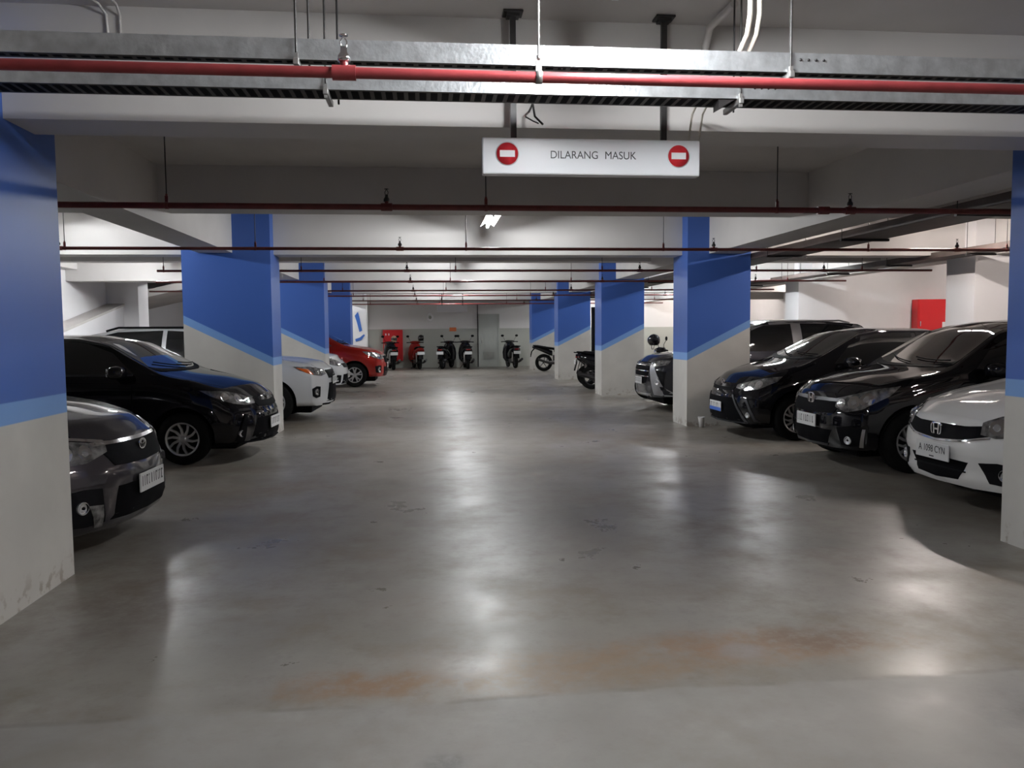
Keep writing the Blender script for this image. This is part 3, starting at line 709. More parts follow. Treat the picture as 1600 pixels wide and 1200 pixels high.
def emblem_oval(car, parent, z, r=.06):
    loc, nor = car.hit((1, 0, z), (-1, 0, 0)); x = loc.x+.014; e = MB()
    for (ry, rz, cz) in ((r, r*.66, 0), (r*.38, r*.6, 0), (r*.72, r*.24, r*.22)):
        N_ = 24; V = []
        for (k, xx) in ((1.0, 0), (1.0, .007), (.84, .007), (.84, 0)):
            for i in range(N_): t = 2*PI*i/N_; V.append((xx, ry*k*math.cos(t), cz+rz*k*math.sin(t)))
        e.add(V, [(q*N_+i, q*N_+(i+1) % N_, ((q+1) % 4)*N_+(i+1) % N_, ((q+1) % 4)*N_+i) for q in range(4) for i in range(N_)])
    return e.build('emblem', M['chrome'], parent, (x, 0, z))
def emblem_diamond(car, parent, z, r=.06):
    loc, nor = car.hit((1, 0, z), (-1, 0, 0)); x = loc.x+.014; e = MB()
    for k in range(3):
        a = PI/2+k*2*PI/3; c = (math.cos(a), math.sin(a)); p = (-math.sin(a), math.cos(a))
        e.prism([(0, 0), (c[0]*r*.5+p[0]*r*.28, c[1]*r*.5+p[1]*r*.28), (c[0]*r, c[1]*r), (c[0]*r*.5-p[0]*r*.28, c[1]*r*.5-p[1]*r*.28)], 0, .008, 'yz')
    return e.build('emblem', M['chrome'], parent, (x, 0, z))

# front face styles -----------------------------------------------------------------
def both(fn):
    for sg in (-1, 1): fn(sg)
def mir(pl, sg): return [(sg*u, z) for u, z in pl]
def headlights(c, p, topl, botl, yaw=.5, mat='lensglass', parts=True, cells=(.35, .62), bz=None, brow=True):
    sc_ = lambda pl: [(.36+(u-pl[0][0])*.88, z) for u, z in pl]
    topl, botl = sc_(topl), sc_(botl)
    for sg in (-1, 1):
        o = c.patch('headlight', mir(topl, sg), mir(botl, sg), M[mat], p, 'front', yaw=sg*yaw, off=.010, th=.03, nu=16, nv=6)
        if parts:
            for k, cc in enumerate(cells):
                u = topl[0][0]+(topl[-1][0]-topl[0][0])*cc
                zt, zb_ = interp(sorted(topl), u), interp(sorted(botl), u)
                h_ = abs(zt-zb_)
                zm, hr = (zt+zb_)/2, h_*.36
                an = [PI-PI*q/8 for q in range(9)]
                pts_t = [(u+hr*1.05*math.cos(a), zm+hr*math.sin(a)) for a in an]; pts_b = [(u+hr*1.05*math.cos(a), zm-hr*math.sin(a)) for a in an]
                c.patch('reflector', mir(pts_t, sg), mir(pts_b, sg), M['chrome'], o, 'front', yaw=sg*yaw, off=.0125, th=.008, nu=10, nv=6)
                hr *= .45
                pts_t = [(u+hr*math.cos(a), zm+hr*math.sin(a)) for a in an]; pts_b = [(u+hr*math.cos(a), zm-hr*math.sin(a)) for a in an]
                c.patch('bulb', mir(pts_t, sg), mir(pts_b, sg), M['lensbright'], o, 'front', yaw=sg*yaw, off=.020, th=.012, nu=8, nv=5)
def fogs(c, p, y, z, r=.045, bez=None, yaw=.25, mat='lensbright'):
    y *= .86
    if bez: bez = tuple([(u*.88, z) for u, z in b_] for b_ in bez)
    for sg in (-1, 1):
        if bez:
            c.patch('fog_lamp_bezel', mir(bez[0], sg), mir(bez[1], sg), M['black'], p, 'front', yaw=sg*yaw, off=.008, th=.03, nu=10, nv=5)
        dv = Vector((-math.cos(sg*yaw), -math.sin(sg*yaw), 0)); pu = Vector((-math.sin(sg*yaw), math.cos(sg*yaw), 0))
        loc, nor, _, _ = c.bvh.ray_cast(pu*(sg*y)+Vector((-.15, 0, z))-dv*4, dv)
        if loc is None: continue
        g = MB().lathe([(-.01, .001), (0.004, r*.55), (.000, r*.9), (.008, r), (.0, r*1.12), (-.02, r*1.12)], (0, 0, 0), 'x', 20)
        o = g.build('fog_lamp', M[mat], p, tuple(loc-dv*.012)); o.rotation_euler = (0, 0, sg*yaw)
def windows(c, p, ws, sidewin, rear=None, wiper=True):
    """ws=(s0 base, s1 top, y0 half width base, y1 half width top)"""
    s0, s1, y0, y1 = ws
    n_ = 9; bot = [(-s0-.16*(abs(k)/4)**2.2, y0*k/4) for k in range(-4, 5)]; top = [(-s1-.05*(abs(k)/4)**2, y1*k/4) for k in range(-4, 5)]
    g = c.patch('windshield', top, bot, M['glass'], p, 'top', off=.004, th=.012, nu=20, nv=10)
    c.patch('cowl', [(x+.0, y) for x, y in bot], [(x+.07, y*1.0) for x, y in bot], M['black'], p, 'top', off=.006, th=.012, nu=16, nv=2)
    if wiper:
        for (ya, yb, dx) in ((.10, -.50, .10), (.62, .06, .10)):
            pts = []
            for k in range(7):
                y = ya+(yb-ya)*k/6; x = -s0-.02-dx*k/6-.16*(abs(y)/y0)**2.2
                l_, nr = c.hit((x, y, 3), (0, 0, -1)); pts.append(l_+nr*.02)
            MB().tube(pts, .007, 6).build('wiper', M['black'], p)
    for sg in (-1, 1):
        for (t_, b_) in sidewin:
            c.patch('side_window', t_, b_, M['glass'], p, 'side', yaw=sg, off=.004, th=.012, nu=10, nv=5)
def side_lines(c, p, doors, zlo, handles, hz, mat='fib', hmat=None):
    for sg in (-1, 1):
        for (x, zt) in doors:
            c.patch('door_seam', [(x-.004, zt), (x+.004, zt)], [(x-.004, zlo), (x+.004, zlo)], M['fib'], p, 'side', yaw=sg, off=.0015, th=.006, nu=1, nv=10)
        for x in handles:
            loc, nor = c.hit((x, sg*3, hz), (0, -sg, 0))
            g = MB().tube([loc+Vector((-.085, -sg*.004, 0)), loc+Vector((-.07, sg*.026, 0)), loc+Vector((.07, sg*.026, .004)), loc+Vector((.085, -sg*.004, .004))], [.009, .011, .011, .009], 8)
            g.build('door_handle', hmat or mat, p)
def mirrors(c, p, x, z, mat, y=None):
    for sg in (-1, 1):
        loc, nor = c.hit((x, sg*3, z), (0, -sg, 0)); yy = loc.y
        g = MB().loft([(yy+sg*.05, x+.02, z+.05, .055, .045), (yy+sg*.08, x+.015, z+.055, .085, .07), (yy+sg*.17, x+.0, z+.06, .085, .075), (yy+sg*.215, x-.015, z+.06, .06, .05), (yy+sg*.225, x-.02, z+.06, .03, .025)], 14, 2.6, 'y')
        g.tube([(x+.01, yy-sg*.01, z+.0), (x+.015, yy+sg*.08, z+.03)], .022, 8)
        o = g.build('side_mirror', mat, p)
        MB().box((x-.088, min(yy+sg*.07, yy+sg*.19), z+.015), (x-.074, max(yy+sg*.07, yy+sg*.19), z+.105), bev=.004).build('mirror_glass', M['chrome'], o)
def hood_seam(c, p, s0, y0, s1, y1):
    for sg in (-1, 1):
        c.patch('hood_seam', [(-s0, sg*y0), (-(s0+s1)/2, sg*(y0+y1)/2+sg*.03), (-s1, sg*y1)], [(-s0, sg*(y0+.006)), (-(s0+s1)/2, sg*((y0+y1)/2+.036)), (-s1, sg*(y1+.006))], M['fib'], p, 'top', off=.0012, th=.006, nu=14, nv=1)
def wheels(c, p, style):
    for x in (-c.wf, -(c.L-c.wrx)):
        for sg in (-1, 1): wheel(p, x, sg*(c.W-.115), sg, c.r, style)
def underbody(c, p):
    MB().box((-c.L+.35, -c.W+.32, .14), (-.30, c.W-.32, c.zb+.12), bev=.03).build('underbody', M['black'], p)
def tail(c, p, z=.85):
    for sg in (-1, 1):
        loc, nor = c.hit((-9, sg*c.W*.72, z), (1, 0, 0))
        MB().box((loc.x-.012, sg*c.W*.72-.09, z-.10), (loc.x+.03, sg*c.W*.72+.09, z+.12), bev=.01).build('tail_light', M['redlens'], p)

PLAN = [(0, .90), (.25, .955), (.6, .99), (1.2, 1.0), (3.2, 1.0), (3.8, .96), (4.4, .90)]
def place(root, x, y, rz): root.location = (x, y, 0); root.rotation_euler = (0, 0, rz)
def newcar(label): return empty('car', (0, 0, 0), label=label, cat='car')

# --- D1 white hatchback-style front, right, nearest
r = newcar('white car nearest on the right, black grille and plate reading A 1098 CYN')
c = Car(4.2, .85, [(0, .76), (.06, .80), (.2, .85), (.6, .945), (1.05, 1.02), (1.25, 1.06), (1.95, 1.45), (2.3, 1.50), (3.2, 1.48), (3.7, 1.30), (4.05, 1.0), (4.2, .92)],
        [(0, .70), (.4, .78), (.9, .88), (1.2, .93), (4.2, .98)], PLAN, .60, zb=.19, a=.34, wf=.80)
c.g = [(.15, .16), (.21, .05), (.28, .02), (.36, .03), (.50, .0), (.60, .015), (.66, .04), (.74, .07), (.82, .13), (.9, .2)]
c.build([M['p_white'], M['black']], parent=r); underbody(c, r)
headlights(c, r, [(.46, .745), (.60, .80), (.80, .83), (.98, .84)], [(.46, .655), (.60, .635), (.78, .66), (.95, .76)], yaw=.5, cells=(.25, .55))
c.patch('grille', [(-.56, .735), (-.30, .705), (0, .705), (.30, .705), (.56, .735)], [(-.50, .645), (-.30, .60), (0, .578), (.30, .60), (.50, .645)], M['fib'], r, 'front', off=.008, th=.03, nu=24, nv=4)
c.patch('grille_trim', [(-.52, .640), (-.30, .595), (0, .573), (.30, .595), (.52, .640)], [(-.52, .627), (-.30, .582), (0, .560), (.30, .582), (.52, .627)], M['chrome'], r, 'front', off=.012, th=.02, nu=24, nv=1)
c.patch('lower_grille', [(-.36, .425), (0, .44), (.36, .425)], [(-.26, .275), (0, .262), (.26, .275)], M['fib'], r, 'front', off=.005, th=.03, nu=20, nv=5)
g = MB()
c.patch('grille_bar', [(-.33, .35), (0, .352), (.33, .35)], [(-.33, .338), (0, .340), (.33, .338)], M['black'], r, 'front', off=.010, th=.02, nu=16, nv=1)
fogs(c, r, .70, .36, .045, ([(.46, .435), (.62, .45), (.86, .43)], [(.56, .285), (.70, .28), (.84, .30)]), yaw=.30)
windows(c, r, (1.24, 1.95, .70, .56), [([(-1.78, 1.30), (-2.05, 1.41), (-2.55, 1.43)], [(-1.52, 1.01), (-1.9, 1.0), (-2.55, 1.01)]), ([(-2.62, 1.43), (-3.3, 1.39)], [(-2.62, 1.01), (-3.4, 1.04)])])
side_lines(c, r, [(-1.42, .93), (-2.59, 1.0)], .32, (-2.4, -3.3), .88, mat=M['p_white']); mirrors(c, r, -1.62, .98, M['p_white']); hood_seam(c, r, .16, .56, 1.15, .74)
wheels(c, r, 'five'); emblem_H(c, r, .655, r=.068); tail(c, r)
license_plate(c, r, .475, 0.0, 'A 1098 CYN')
place(r, 4.20, 6.22, PI)

# --- D2 black hatchback / crossover, right
r = newcar('black car with a long grey headlight, parked next to the white car on the right')
c = Car(4.35, .86, [(0, .80), (.06, .85), (.2, .90), (.6, 1.0), (1.0, 1.06), (1.15, 1.10), (1.75, 1.47), (2.1, 1.56), (2.8, 1.60), (3.5, 1.56), (4.1, 1.25), (4.35, .95)],
        [(0, .72), (.4, .80), (.9, .90), (1.2, .97), (4.3, 1.02)], PLAN, .62, zb=.20, a=.34, wf=.74, r=.325)
c.g = [(.15, .15), (.22, .05), (.30, .02), (.45, .0), (.60, .01), (.68, .04), (.76, .07), (.84, .13), (.95, .22)]
c.build([M['p_black'], M['black']], parent=r); underbody(c, r)
headlights(c, r, [(.40, .755), (.60, .80), (.80, .855), (1.02, .90)], [(.40, .665), (.56, .62), (.76, .66), (.96, .80)], yaw=.5, cells=(.12, .38, .6))
c.patch('grille', [(-.52, .74), (0, .74), (.52, .74)], [(-.44, .60), (0, .575), (.44, .60)], M['fib'], r, 'front', off=.006, th=.03, nu=20, nv=4)
c.patch('grille_trim', [(-.52, .752), (0, .752), (.52, .752)], [(-.52, .722), (0, .715), (.52, .722)], M['alloydark'], r, 'front', off=.012, th=.02, nu=20, nv=1)
c.patch('lower_grille', [(-.42, .42), (0, .43), (.42, .42)], [(-.34, .27), (0, .26), (.34, .27)], M['fib'], r, 'front', off=.005, th=.03, nu=20, nv=5)
c.patch('skid_plate', [(-.35, .27), (0, .26), (.35, .27)], [(-.33, .225), (0, .215), (.33, .225)], M['alloydark'], r, 'front', off=.010, th=.02, nu=16, nv=2)
fogs(c, r, .66, .33, .04, ([(.50, .46), (.66, .48), (.84, .46)], [(.55, .28), (.68, .27), (.82, .29)]), yaw=.35)
for sg in (-1, 1): c.patch('bumper_chrome_strip', mir([(.72, .46), (.75, .46)], sg), mir([(.68, .27), (.72, .27)], sg), M['chrome'], r, 'front', yaw=sg*.35, off=.012, th=.02, nu=3, nv=6)
windows(c, r, (1.12, 1.82, .71, .58), [([(-1.62, 1.28), (-2.0, 1.46), (-2.55, 1.50)], [(-1.38, 1.04), (-1.9, 1.03), (-2.55, 1.04)]), ([(-2.62, 1.50), (-3.3, 1.47), (-3.6, 1.36)], [(-2.62, 1.04), (-3.3, 1.06), (-3.7, 1.12)])])
side_lines(c, r, [(-1.36, .96), (-2.58, 1.03)], .32, (-2.35, -3.3), .92, mat=M['p_black']); mirrors(c, r, -1.52, 1.0, M['p_black']); hood_seam(c, r, .16, .54, 1.05, .74)
wheels(c, r, 'multi'); emblem_H(c, r, .735, r=.072); tail(c, r)
license_plate(c, r, .50, 0.0, None, seed=3)
place(r, 4.20, 8.45, PI)

# --- D3 black sedan-like hatch, X shaped grille
r = newcar('black car with blue-edged plate parked right beside the column with the cup')
c = Car(4.3, .85, [(0, .74), (.06, .80), (.2, .87), (.5, .96), (.9, 1.05), (1.05, 1.10), (1.75, 1.45), (2.1, 1.50), (2.9, 1.49), (3.5, 1.36), (4.05, 1.05), (4.3, .92)],
        [(0, .68), (.4, .78), (.9, .88), (1.2, .94), (4.3, .99)], PLAN, .60, zb=.19, a=.36, wf=.80)
c.g = [(.14, .12), (.20, .03), (.28, .0), (.45, .0), (.58, .015), (.66, .05), (.76, .10), (.86, .18), (.95, .28)]
c.build([M['p_black2'], M['black']], parent=r); underbody(c, r)
headlights(c, r, [(.36, .735), (.60, .79), (.80, .83), (.98, .86)], [(.36, .69), (.56, .665), (.76, .69), (.94, .79)], yaw=.5, cells=(.2, .42, .62))
c.patch('upper_grille', [(-.40, .705), (0, .69), (.40, .705)], [(-.36, .66), (0, .64), (.36, .66)], M['fib'], r, 'front', off=.006, th=.03, nu=20, nv=3)
c.patch('lower_grille', [(-.42, .56), (0, .56), (.42, .56)], [(-.62, .25), (0, .24), (.62, .25)], M['fib'], r, 'front', off=.005, th=.03, nu=24, nv=6)
for sg in (-1, 1):
    c.patch('bumper_blade', mir([(.40, .60), (.425, .60)], sg), mir([(.62, .25), (.66, .25)], sg), M['alloydark'], r, 'front', yaw=sg*.0, off=.014, th=.02, nu=2, nv=8)
    c.patch('corner_blade', mir([(.58, .56), (.61, .56)], sg), mir([(.72, .26), (.76, .26)], sg), M['alloydark'], r, 'front', yaw=sg*.35, off=.014, th=.02, nu=2, nv=8)
c.patch('front_lip', [(-.66, .235), (0, .225), (.66, .235)], [(-.66, .205), (0, .195), (.66, .205)], M['alloydark'], r, 'front', off=.02, th=.03, nu=20, nv=1)
fogs(c, r, .74, .34, .035, None, yaw=.35)
windows(c, r, (1.04, 1.80, .70, .56), [([(-1.58, 1.26), (-2.0, 1.41), (-2.5, 1.43)], [(-1.32, 1.02), (-1.9, 1.01), (-2.5, 1.01)]), ([(-2.57, 1.43), (-3.2, 1.37)], [(-2.57, 1.01), (-3.4, 1.06)])])
side_lines(c, r, [(-1.36, .93), (-2.53, 1.0)], .32, (-2.35, -3.2), .88, mat=M['p_black2']); mirrors(c, r, -1.5, .98, M['p_black2']); hood_seam(c, r, .18, .52, 1.0, .72)
wheels(c, r, 'multi'); emblem_oval(c, r, .76); tail(c, r)
license_plate(c, r, .42, 0.0, None, blue=True, seed=8)
place(r, 4.09, 10.95, PI)

# --- D4 dark SUV, silver roof
r = newcar('dark silver SUV with pale roof, its nose showing left of the cup column')
c = Car(4.6, .90, [(0, .86), (.05, .96), (.2, 1.02), (.6, 1.08), (1.05, 1.13), (1.2, 1.16), (1.85, 1.56), (2.2, 1.66), (3.2, 1.67), (4.0, 1.60), (4.45, 1.2), (4.6, .95)],
        [(0, .82), (.4, .92), (.9, 1.0), (1.2, 1.03), (4.6, 1.08)], PLAN, .66, zb=.24, a=.30, wf=.85, r=.35)
c.g = [(.18, .14), (.26, .05), (.36, .015), (.55, .0), (.78, .01), (.88, .05), (.96, .12), (1.05, .2)]
c.build([M['p_silver'], M['black']], parent=r); underbody(c, r)
headlights(c, r, [(.50, .90), (.74, .93), (1.0, .94)], [(.50, .83), (.72, .82), (.96, .86)], yaw=.5, cells=(.2, .5))
c.patch('grille', [(-.52, .90), (0, .90), (.52, .90)], [(-.34, .52), (0, .50), (.34, .52)], M['fib'], r, 'front', off=.006, th=.03, nu=20, nv=6)
for k in range(3): c.patch('grille_bar', [(-.46, .85-k*.1), (0, .85-k*.1), (.46, .85-k*.1)], [(-.46, .835-k*.1), (0, .835-k*.1), (.46, .835-k*.1)], M['chrome'], r, 'front', off=.012, th=.02, nu=16, nv=1)
for sg in (-1, 1): c.patch('bumper_shield', mir([(.46, .88), (.56, .88)], sg), mir([(.58, .32), (.90, .30)], sg), M['p_roof'], r, 'front', yaw=sg*.1, off=.014, th=.02, nu=3, nv=10)
c.patch('skid_plate', [(-.5, .34), (0, .33), (.5, .34)], [(-.46, .27), (0, .26), (.46, .27)], M['p_roof'], r, 'front', off=.014, th=.02, nu=16, nv=2)
fogs(c, r, .74, .56, .055, ([(.62, .74), (.74, .76), (.90, .74)], [(.68, .42), (.76, .40), (.88, .42)]), yaw=.4)
windows(c, r, (1.16, 1.92, .73, .60), [([(-1.72, 1.40), (-2.1, 1.54), (-2.62, 1.575)], [(-1.42, 1.12), (-1.9, 1.09), (-2.62, 1.10)]), ([(-2.82, 1.575), (-3.4, 1.56), (-3.75, 1.48)], [(-2.82, 1.10), (-3.4, 1.11), (-3.9, 1.14)])])
for sg in (-1, 1):
    c.patch('door_pillar', [(-2.63, 1.58), (-2.81, 1.58)], [(-2.63, 1.09), (-2.81, 1.09)], M['p_roof'], r, 'side', yaw=sg, off=.006, th=.01, nu=2, nv=5)
    c.patch('roof_edge_trim', [(-1.62, 1.42), (-2.1, 1.60), (-2.8, 1.63), (-3.6, 1.62), (-4.1, 1.50)], [(-1.66, 1.38), (-2.1, 1.555), (-2.8, 1.59), (-3.6, 1.57), (-4.05, 1.46)], M['p_roof'], r, 'side', yaw=sg, off=.007, th=.01, nu=20, nv=1)
    MB().tube([(-2.1, sg*.62, 1.585), (-2.25, sg*.62, 1.625), (-3.6, sg*.62, 1.635), (-3.8, sg*.61, 1.59)], .016, 8).build('roof_rail', M['p_roof'], r)
c.patch('roof_panel', [(-2.0, -.56), (-2.0, .56)], [(-4.1, -.56), (-4.1, .56)], M['p_roof'], r, 'top', off=.004, th=.008, nu=10, nv=14)
side_lines(c, r, [(-1.45, 1.03), (-2.72, 1.08)], .36, (-2.5, -3.5), .98, mat=M['p_silver']); mirrors(c, r, -1.58, 1.08, M['p_silver']); wheels(c, r, 'five'); tail(c, r, .95)
license_plate(c, r, .56, 0.0, None, seed=5)
place(r, 3.98, 14.7, PI)

# --- C1 dark grey hatchback, near left
r = newcar('dark grey car nearest on the left, only its front corner showing beside the near column')
c = Car(4.1, .85, [(0, .76), (.05, .82), (.2, .89), (.6, .99), (1.0, 1.05), (1.15, 1.08), (1.8, 1.45), (2.2, 1.50), (3.0, 1.48), (3.6, 1.3), (3.95, 1.0), (4.1, .92)],
        [(0, .70), (.4, .80), (.9, .90), (1.2, .95), (4.1, .99)], PLAN, .60, zb=.14, a=.36, wf=.80)
c.g = [(.14, .10), (.20, .03), (.28, .0), (.40, .0), (.52, .0), (.60, .02), (.68, .05), (.76, .08), (.85, .15), (.95, .24)]
c.build([M['p_dgrey'], M['black']], parent=r); underbody(c, r)
headlights(c, r, [(.34, .745), (.58, .785), (.78, .81), (1.02, .83)], [(.34, .70), (.54, .645), (.76, .64), (.98, .70)], yaw=.5, cells=(.28, .52, .74))
for sg in (-1, 1): c.patch('headlight_trim', mir([(.36, .77), (.58, .81), (.78, .835), (.95, .855)], sg), mir([(.36, .752), (.58, .792), (.78, .817), (.95, .838)], sg), M['chrome'], r, 'front', yaw=sg*.5, off=.014, th=.02, nu=16, nv=1)
c.patch('grille', [(-.50, .75), (0, .745), (.50, .75)], [(-.40, .60), (0, .585), (.40, .60)], M['fib'], r, 'front', off=.006, th=.03, nu=20, nv=4)
c.patch('grille_trim', [(-.52, .765), (0, .76), (.52, .765)], [(-.52, .745), (0, .738), (.52, .745)], M['chrome'], r, 'front', off=.013, th=.02, nu=20, nv=1)
c.patch('lower_grille', [(-.40, .46), (0, .46), (.40, .46)], [(-.46, .24), (0, .235), (.46, .24)], M['fib'], r, 'front', off=.005, th=.03, nu=20, nv=5)
for sg in (-1, 1):
    c.patch('bumper_wing', mir([(.44, .56), (.70, .56), (.80, .55)], sg), mir([(.46, .50), (.68, .50), (.76, .49)], sg), M['p_dgrey'], r, 'front', yaw=sg*.4, off=.022, th=.03, nu=12, nv=3)
    c.patch('bumper_wing_edge', mir([(.74, .56), (.80, .55)], sg), mir([(.70, .22), (.77, .22)], sg), M['alloy'], r, 'front', yaw=sg*.4, off=.020, th=.03, nu=2, nv=8)
    c.patch('bumper_insert', mir([(.50, .36), (.60, .37)], sg), mir([(.50, .22), (.56, .22)], sg), M['lensglass'], r, 'front', yaw=sg*.3, off=.016, th=.02, nu=2, nv=4)
fogs(c, r, .72, .36, .04, ([(.54, .47), (.68, .48), (.85, .47)], [(.52, .24), (.68, .23), (.82, .24)]), yaw=.4)
windows(c, r, (1.12, 1.82, .70, .56), [([(-1.7, 1.30), (-2.0, 1.41), (-2.5, 1.43)], [(-1.42, 1.03), (-1.9, 1.01), (-2.5, 1.01)]), ([(-2.57, 1.43), (-3.2, 1.39)], [(-2.57, 1.01), (-3.3, 1.05)])])
side_lines(c, r, [(-1.38, .95), (-2.53, 1.0)], .32, (-2.35, -3.2), .88, mat=M['p_dgrey']); mirrors(c, r, -1.55, .98, M['p_dgrey']); hood_seam(c, r, .17, .54, 1.05, .74)
wheels(c, r, 'five'); emblem_oval(c, r, .70); tail(c, r)
license_plate(c, r, .44, 0.0, None, seed=11)
place(r, -2.05, 6.10, -.05)

# --- C2 black hatchback, left
r = newcar('black hatchback with a ten spoke silver wheel in the left hand bay')
c = Car(4.1, .85, [(0, .74), (.05, .80), (.2, .87), (.6, .98), (.95, 1.05), (1.1, 1.09), (1.7, 1.42), (2.05, 1.49), (2.8, 1.50), (3.4, 1.44), (3.85, 1.1), (4.1, .92)],
        [(0, .68), (.4, .79), (.9, .92), (1.15, .97), (4.1, 1.03)], PLAN, .60, zb=.19, a=.36, wf=.82, r=.30)
c.g = [(.14, .12), (.20, .04), (.28, .0), (.42, .0), (.56, .01), (.66, .05), (.76, .10), (.86, .18), (.95, .26)]
c.build([M['p_black'], M['black']], parent=r); underbody(c, r)
headlights(c, r, [(.38, .72), (.60, .79), (.80, .83), (1.02, .85)], [(.38, .67), (.56, .66), (.76, .69), (.94, .78)], yaw=.5, cells=(.2, .42, .68))
c.patch('grille', [(-.44, .70), (0, .685), (.44, .70)], [(-.38, .63), (0, .61), (.38, .63)], M['fib'], r, 'front', off=.006, th=.03, nu=20, nv=3)
c.patch('lower_grille', [(-.46, .50), (0, .50), (.46, .50)], [(-.56, .25), (0, .245), (.56, .25)], M['fib'], r, 'front', off=.005, th=.03, nu=20, nv=5)
for sg in (-1, 1): c.patch('bumper_blade', mir([(.56, .56), (.60, .56)], sg), mir([(.62, .24), (.74, .24)], sg), M['black'], r, 'front', yaw=sg*.35, off=.016, th=.02, nu=3, nv=8)
c.patch('front_lip', [(-.70, .235), (0, .225), (.70, .235)], [(-.70, .195), (0, .185), (.70, .195)], M['black'], r, 'front', off=.025, th=.03, nu=20, nv=1)
fogs(c, r, .76, .34, .035, None, yaw=.4)
windows(c, r, (1.06, 1.76, .70, .57), [([(-1.62, 1.28), (-1.95, 1.40), (-2.4, 1.43)], [(-1.36, 1.05), (-1.85, 1.04), (-2.4, 1.05)]), ([(-2.47, 1.43), (-3.1, 1.42)], [(-2.47, 1.05), (-3.2, 1.08)])])
side_lines(c, r, [(-1.36, .96), (-2.43, 1.04)], .32, (-2.25, -3.1), .92, mat=M['p_black']); mirrors(c, r, -1.48, 1.01, M['p_black']); hood_seam(c, r, .18, .52, 1.0, .72)
for sg in (-1, 1): c.patch('belt_trim', [(-1.36, 1.045), (-2.4, 1.045), (-3.2, 1.07)], [(-1.36, 1.025), (-2.4, 1.025), (-3.2, 1.05)], M['alloydark'], r, 'side', yaw=sg, off=.008, th=.012, nu=16, nv=1)
wheels(c, r, 'ten'); emblem_oval(c, r, .74); tail(c, r)
license_plate(c, r, .42, 0.0, None, seed=21)
place(r, -1.90, 10.15, -.07)

# --- C3 white SUV, left
r = newcar('white SUV with orange indicator in its headlight, nose showing right of the left column')
c = Car(4.4, .88, [(0, .86), (.05, .94), (.2, 1.0), (.6, 1.07), (1.0, 1.11), (1.15, 1.15), (1.85, 1.54), (2.2, 1.62), (3.2, 1.62), (3.9, 1.52), (4.25, 1.15), (4.4, .95)],
        [(0, .80), (.4, .90), (.9, .98), (1.2, 1.02), (4.4, 1.06)], PLAN, .64, zb=.24, a=.34, wf=.90, r=.34)
c.g = [(.20, .10), (.27, .03), (.36, .0), (.55, .0), (.72, .01), (.80, .03), (.88, .07), (.96, .13), (1.05, .2)]
c.build([M['p_pearl'], M['black']], parent=r); underbody(c, r)
headlights(c, r, [(.44, .865), (.64, .90), (.84, .925), (1.06, .935)], [(.44, .79), (.62, .765), (.82, .79), (1.0, .87)], yaw=.5, cells=(.2, .42))
for sg in (-1, 1): c.patch('indicator', mir([(.74, .885), (.88, .915)], sg), mir([(.69, .79), (.78, .83)], sg), M['amber'], r, 'front', yaw=sg*.5, off=.014, th=.01, nu=5, nv=3)
c.patch('upper_grille', [(-.42, .86), (0, .86), (.42, .86)], [(-.36, .72), (0, .71), (.36, .72)], M['fib'], r, 'front', off=.006, th=.03, nu=20, nv=4)
c.patch('grille', [(-.36, .64), (0, .64), (.36, .64)], [(-.46, .33), (0, .32), (.46, .33)], M['fib'], r, 'front', off=.005, th=.03, nu=20, nv=6)
c.patch('skid_plate', [(-.55, .30), (0, .29), (.55, .30)], [(-.52, .25), (0, .24), (.52, .25)], M['black'], r, 'front', off=.012, th=.03, nu=16, nv=2)
fogs(c, r, .78, .50, .05, ([(.66, .59), (.76, .60), (.87, .56)], [(.68, .42), (.78, .40), (.86, .44)]), yaw=.4, mat='lensglass')
windows(c, r, (1.12, 1.90, .72, .60), [([(-1.75, 1.40), (-2.1, 1.52), (-2.6, 1.55)], [(-1.45, 1.10), (-1.9, 1.08), (-2.6, 1.09)]), ([(-2.67, 1.55), (-3.4, 1.53), (-3.7, 1.45)], [(-2.67, 1.09), (-3.4, 1.10), (-3.8, 1.14)])])
for sg in (-1, 1): MB().tube([(-2.0, sg*.61, 1.565), (-2.2, sg*.60, 1.60), (-3.4, sg*.60, 1.605), (-3.6, sg*.59, 1.55)], .018, 8).build('roof_rail', M['black'], r)
side_lines(c, r, [(-1.45, 1.01), (-2.63, 1.07)], .36, (-2.45, -3.4), .96, mat=M['p_pearl']); mirrors(c, r, -1.6, 1.06, M['p_pearl']); hood_seam(c, r, .16, .54, 1.05, .76)
wheels(c, r, 'five'); emblem_diamond(c, r, .79); tail(c, r, .95)
license_plate(c, r, .68, 0.0, None, seed=31)
place(r, -1.63, 14.35, -.03)

# --- C4 white compact, left
r = newcar('small white car on the left squeezed between the white SUV and the red car')
c = Car(3.8, .84, [(0, .80), (.05, .87), (.2, .93), (.6, 1.02), (1.0, 1.08), (1.15, 1.12), (1.8, 1.50), (2.2, 1.54), (3.0, 1.53), (3.5, 1.4), (3.8, .95)],
        [(0, .74), (.4, .84), (.9, .94), (1.2, .98), (3.8, 1.03)], PLAN, .60, zb=.20, a=.34, wf=.76)
c.build([M['p_pearl'], M['black']], parent=r); underbody(c, r)
headlights(c, r, [(.42, .79), (.62, .84), (.84, .88), (1.02, .90)], [(.42, .70), (.60, .68), (.80, .70), (.96, .78)], yaw=.5, cells=(.25, .55))
c.patch('grille', [(-.42, .74), (0, .74), (.42, .74)], [(-.36, .64), (0, .63), (.36, .64)], M['fib'], r, 'front', off=.006, th=.03, nu=16, nv=3)
c.patch('lower_grille', [(-.46, .48), (0, .48), (.46, .48)], [(-.50, .25), (0, .245), (.50, .25)], M['fib'], r, 'front', off=.005, th=.03, nu=16, nv=4)
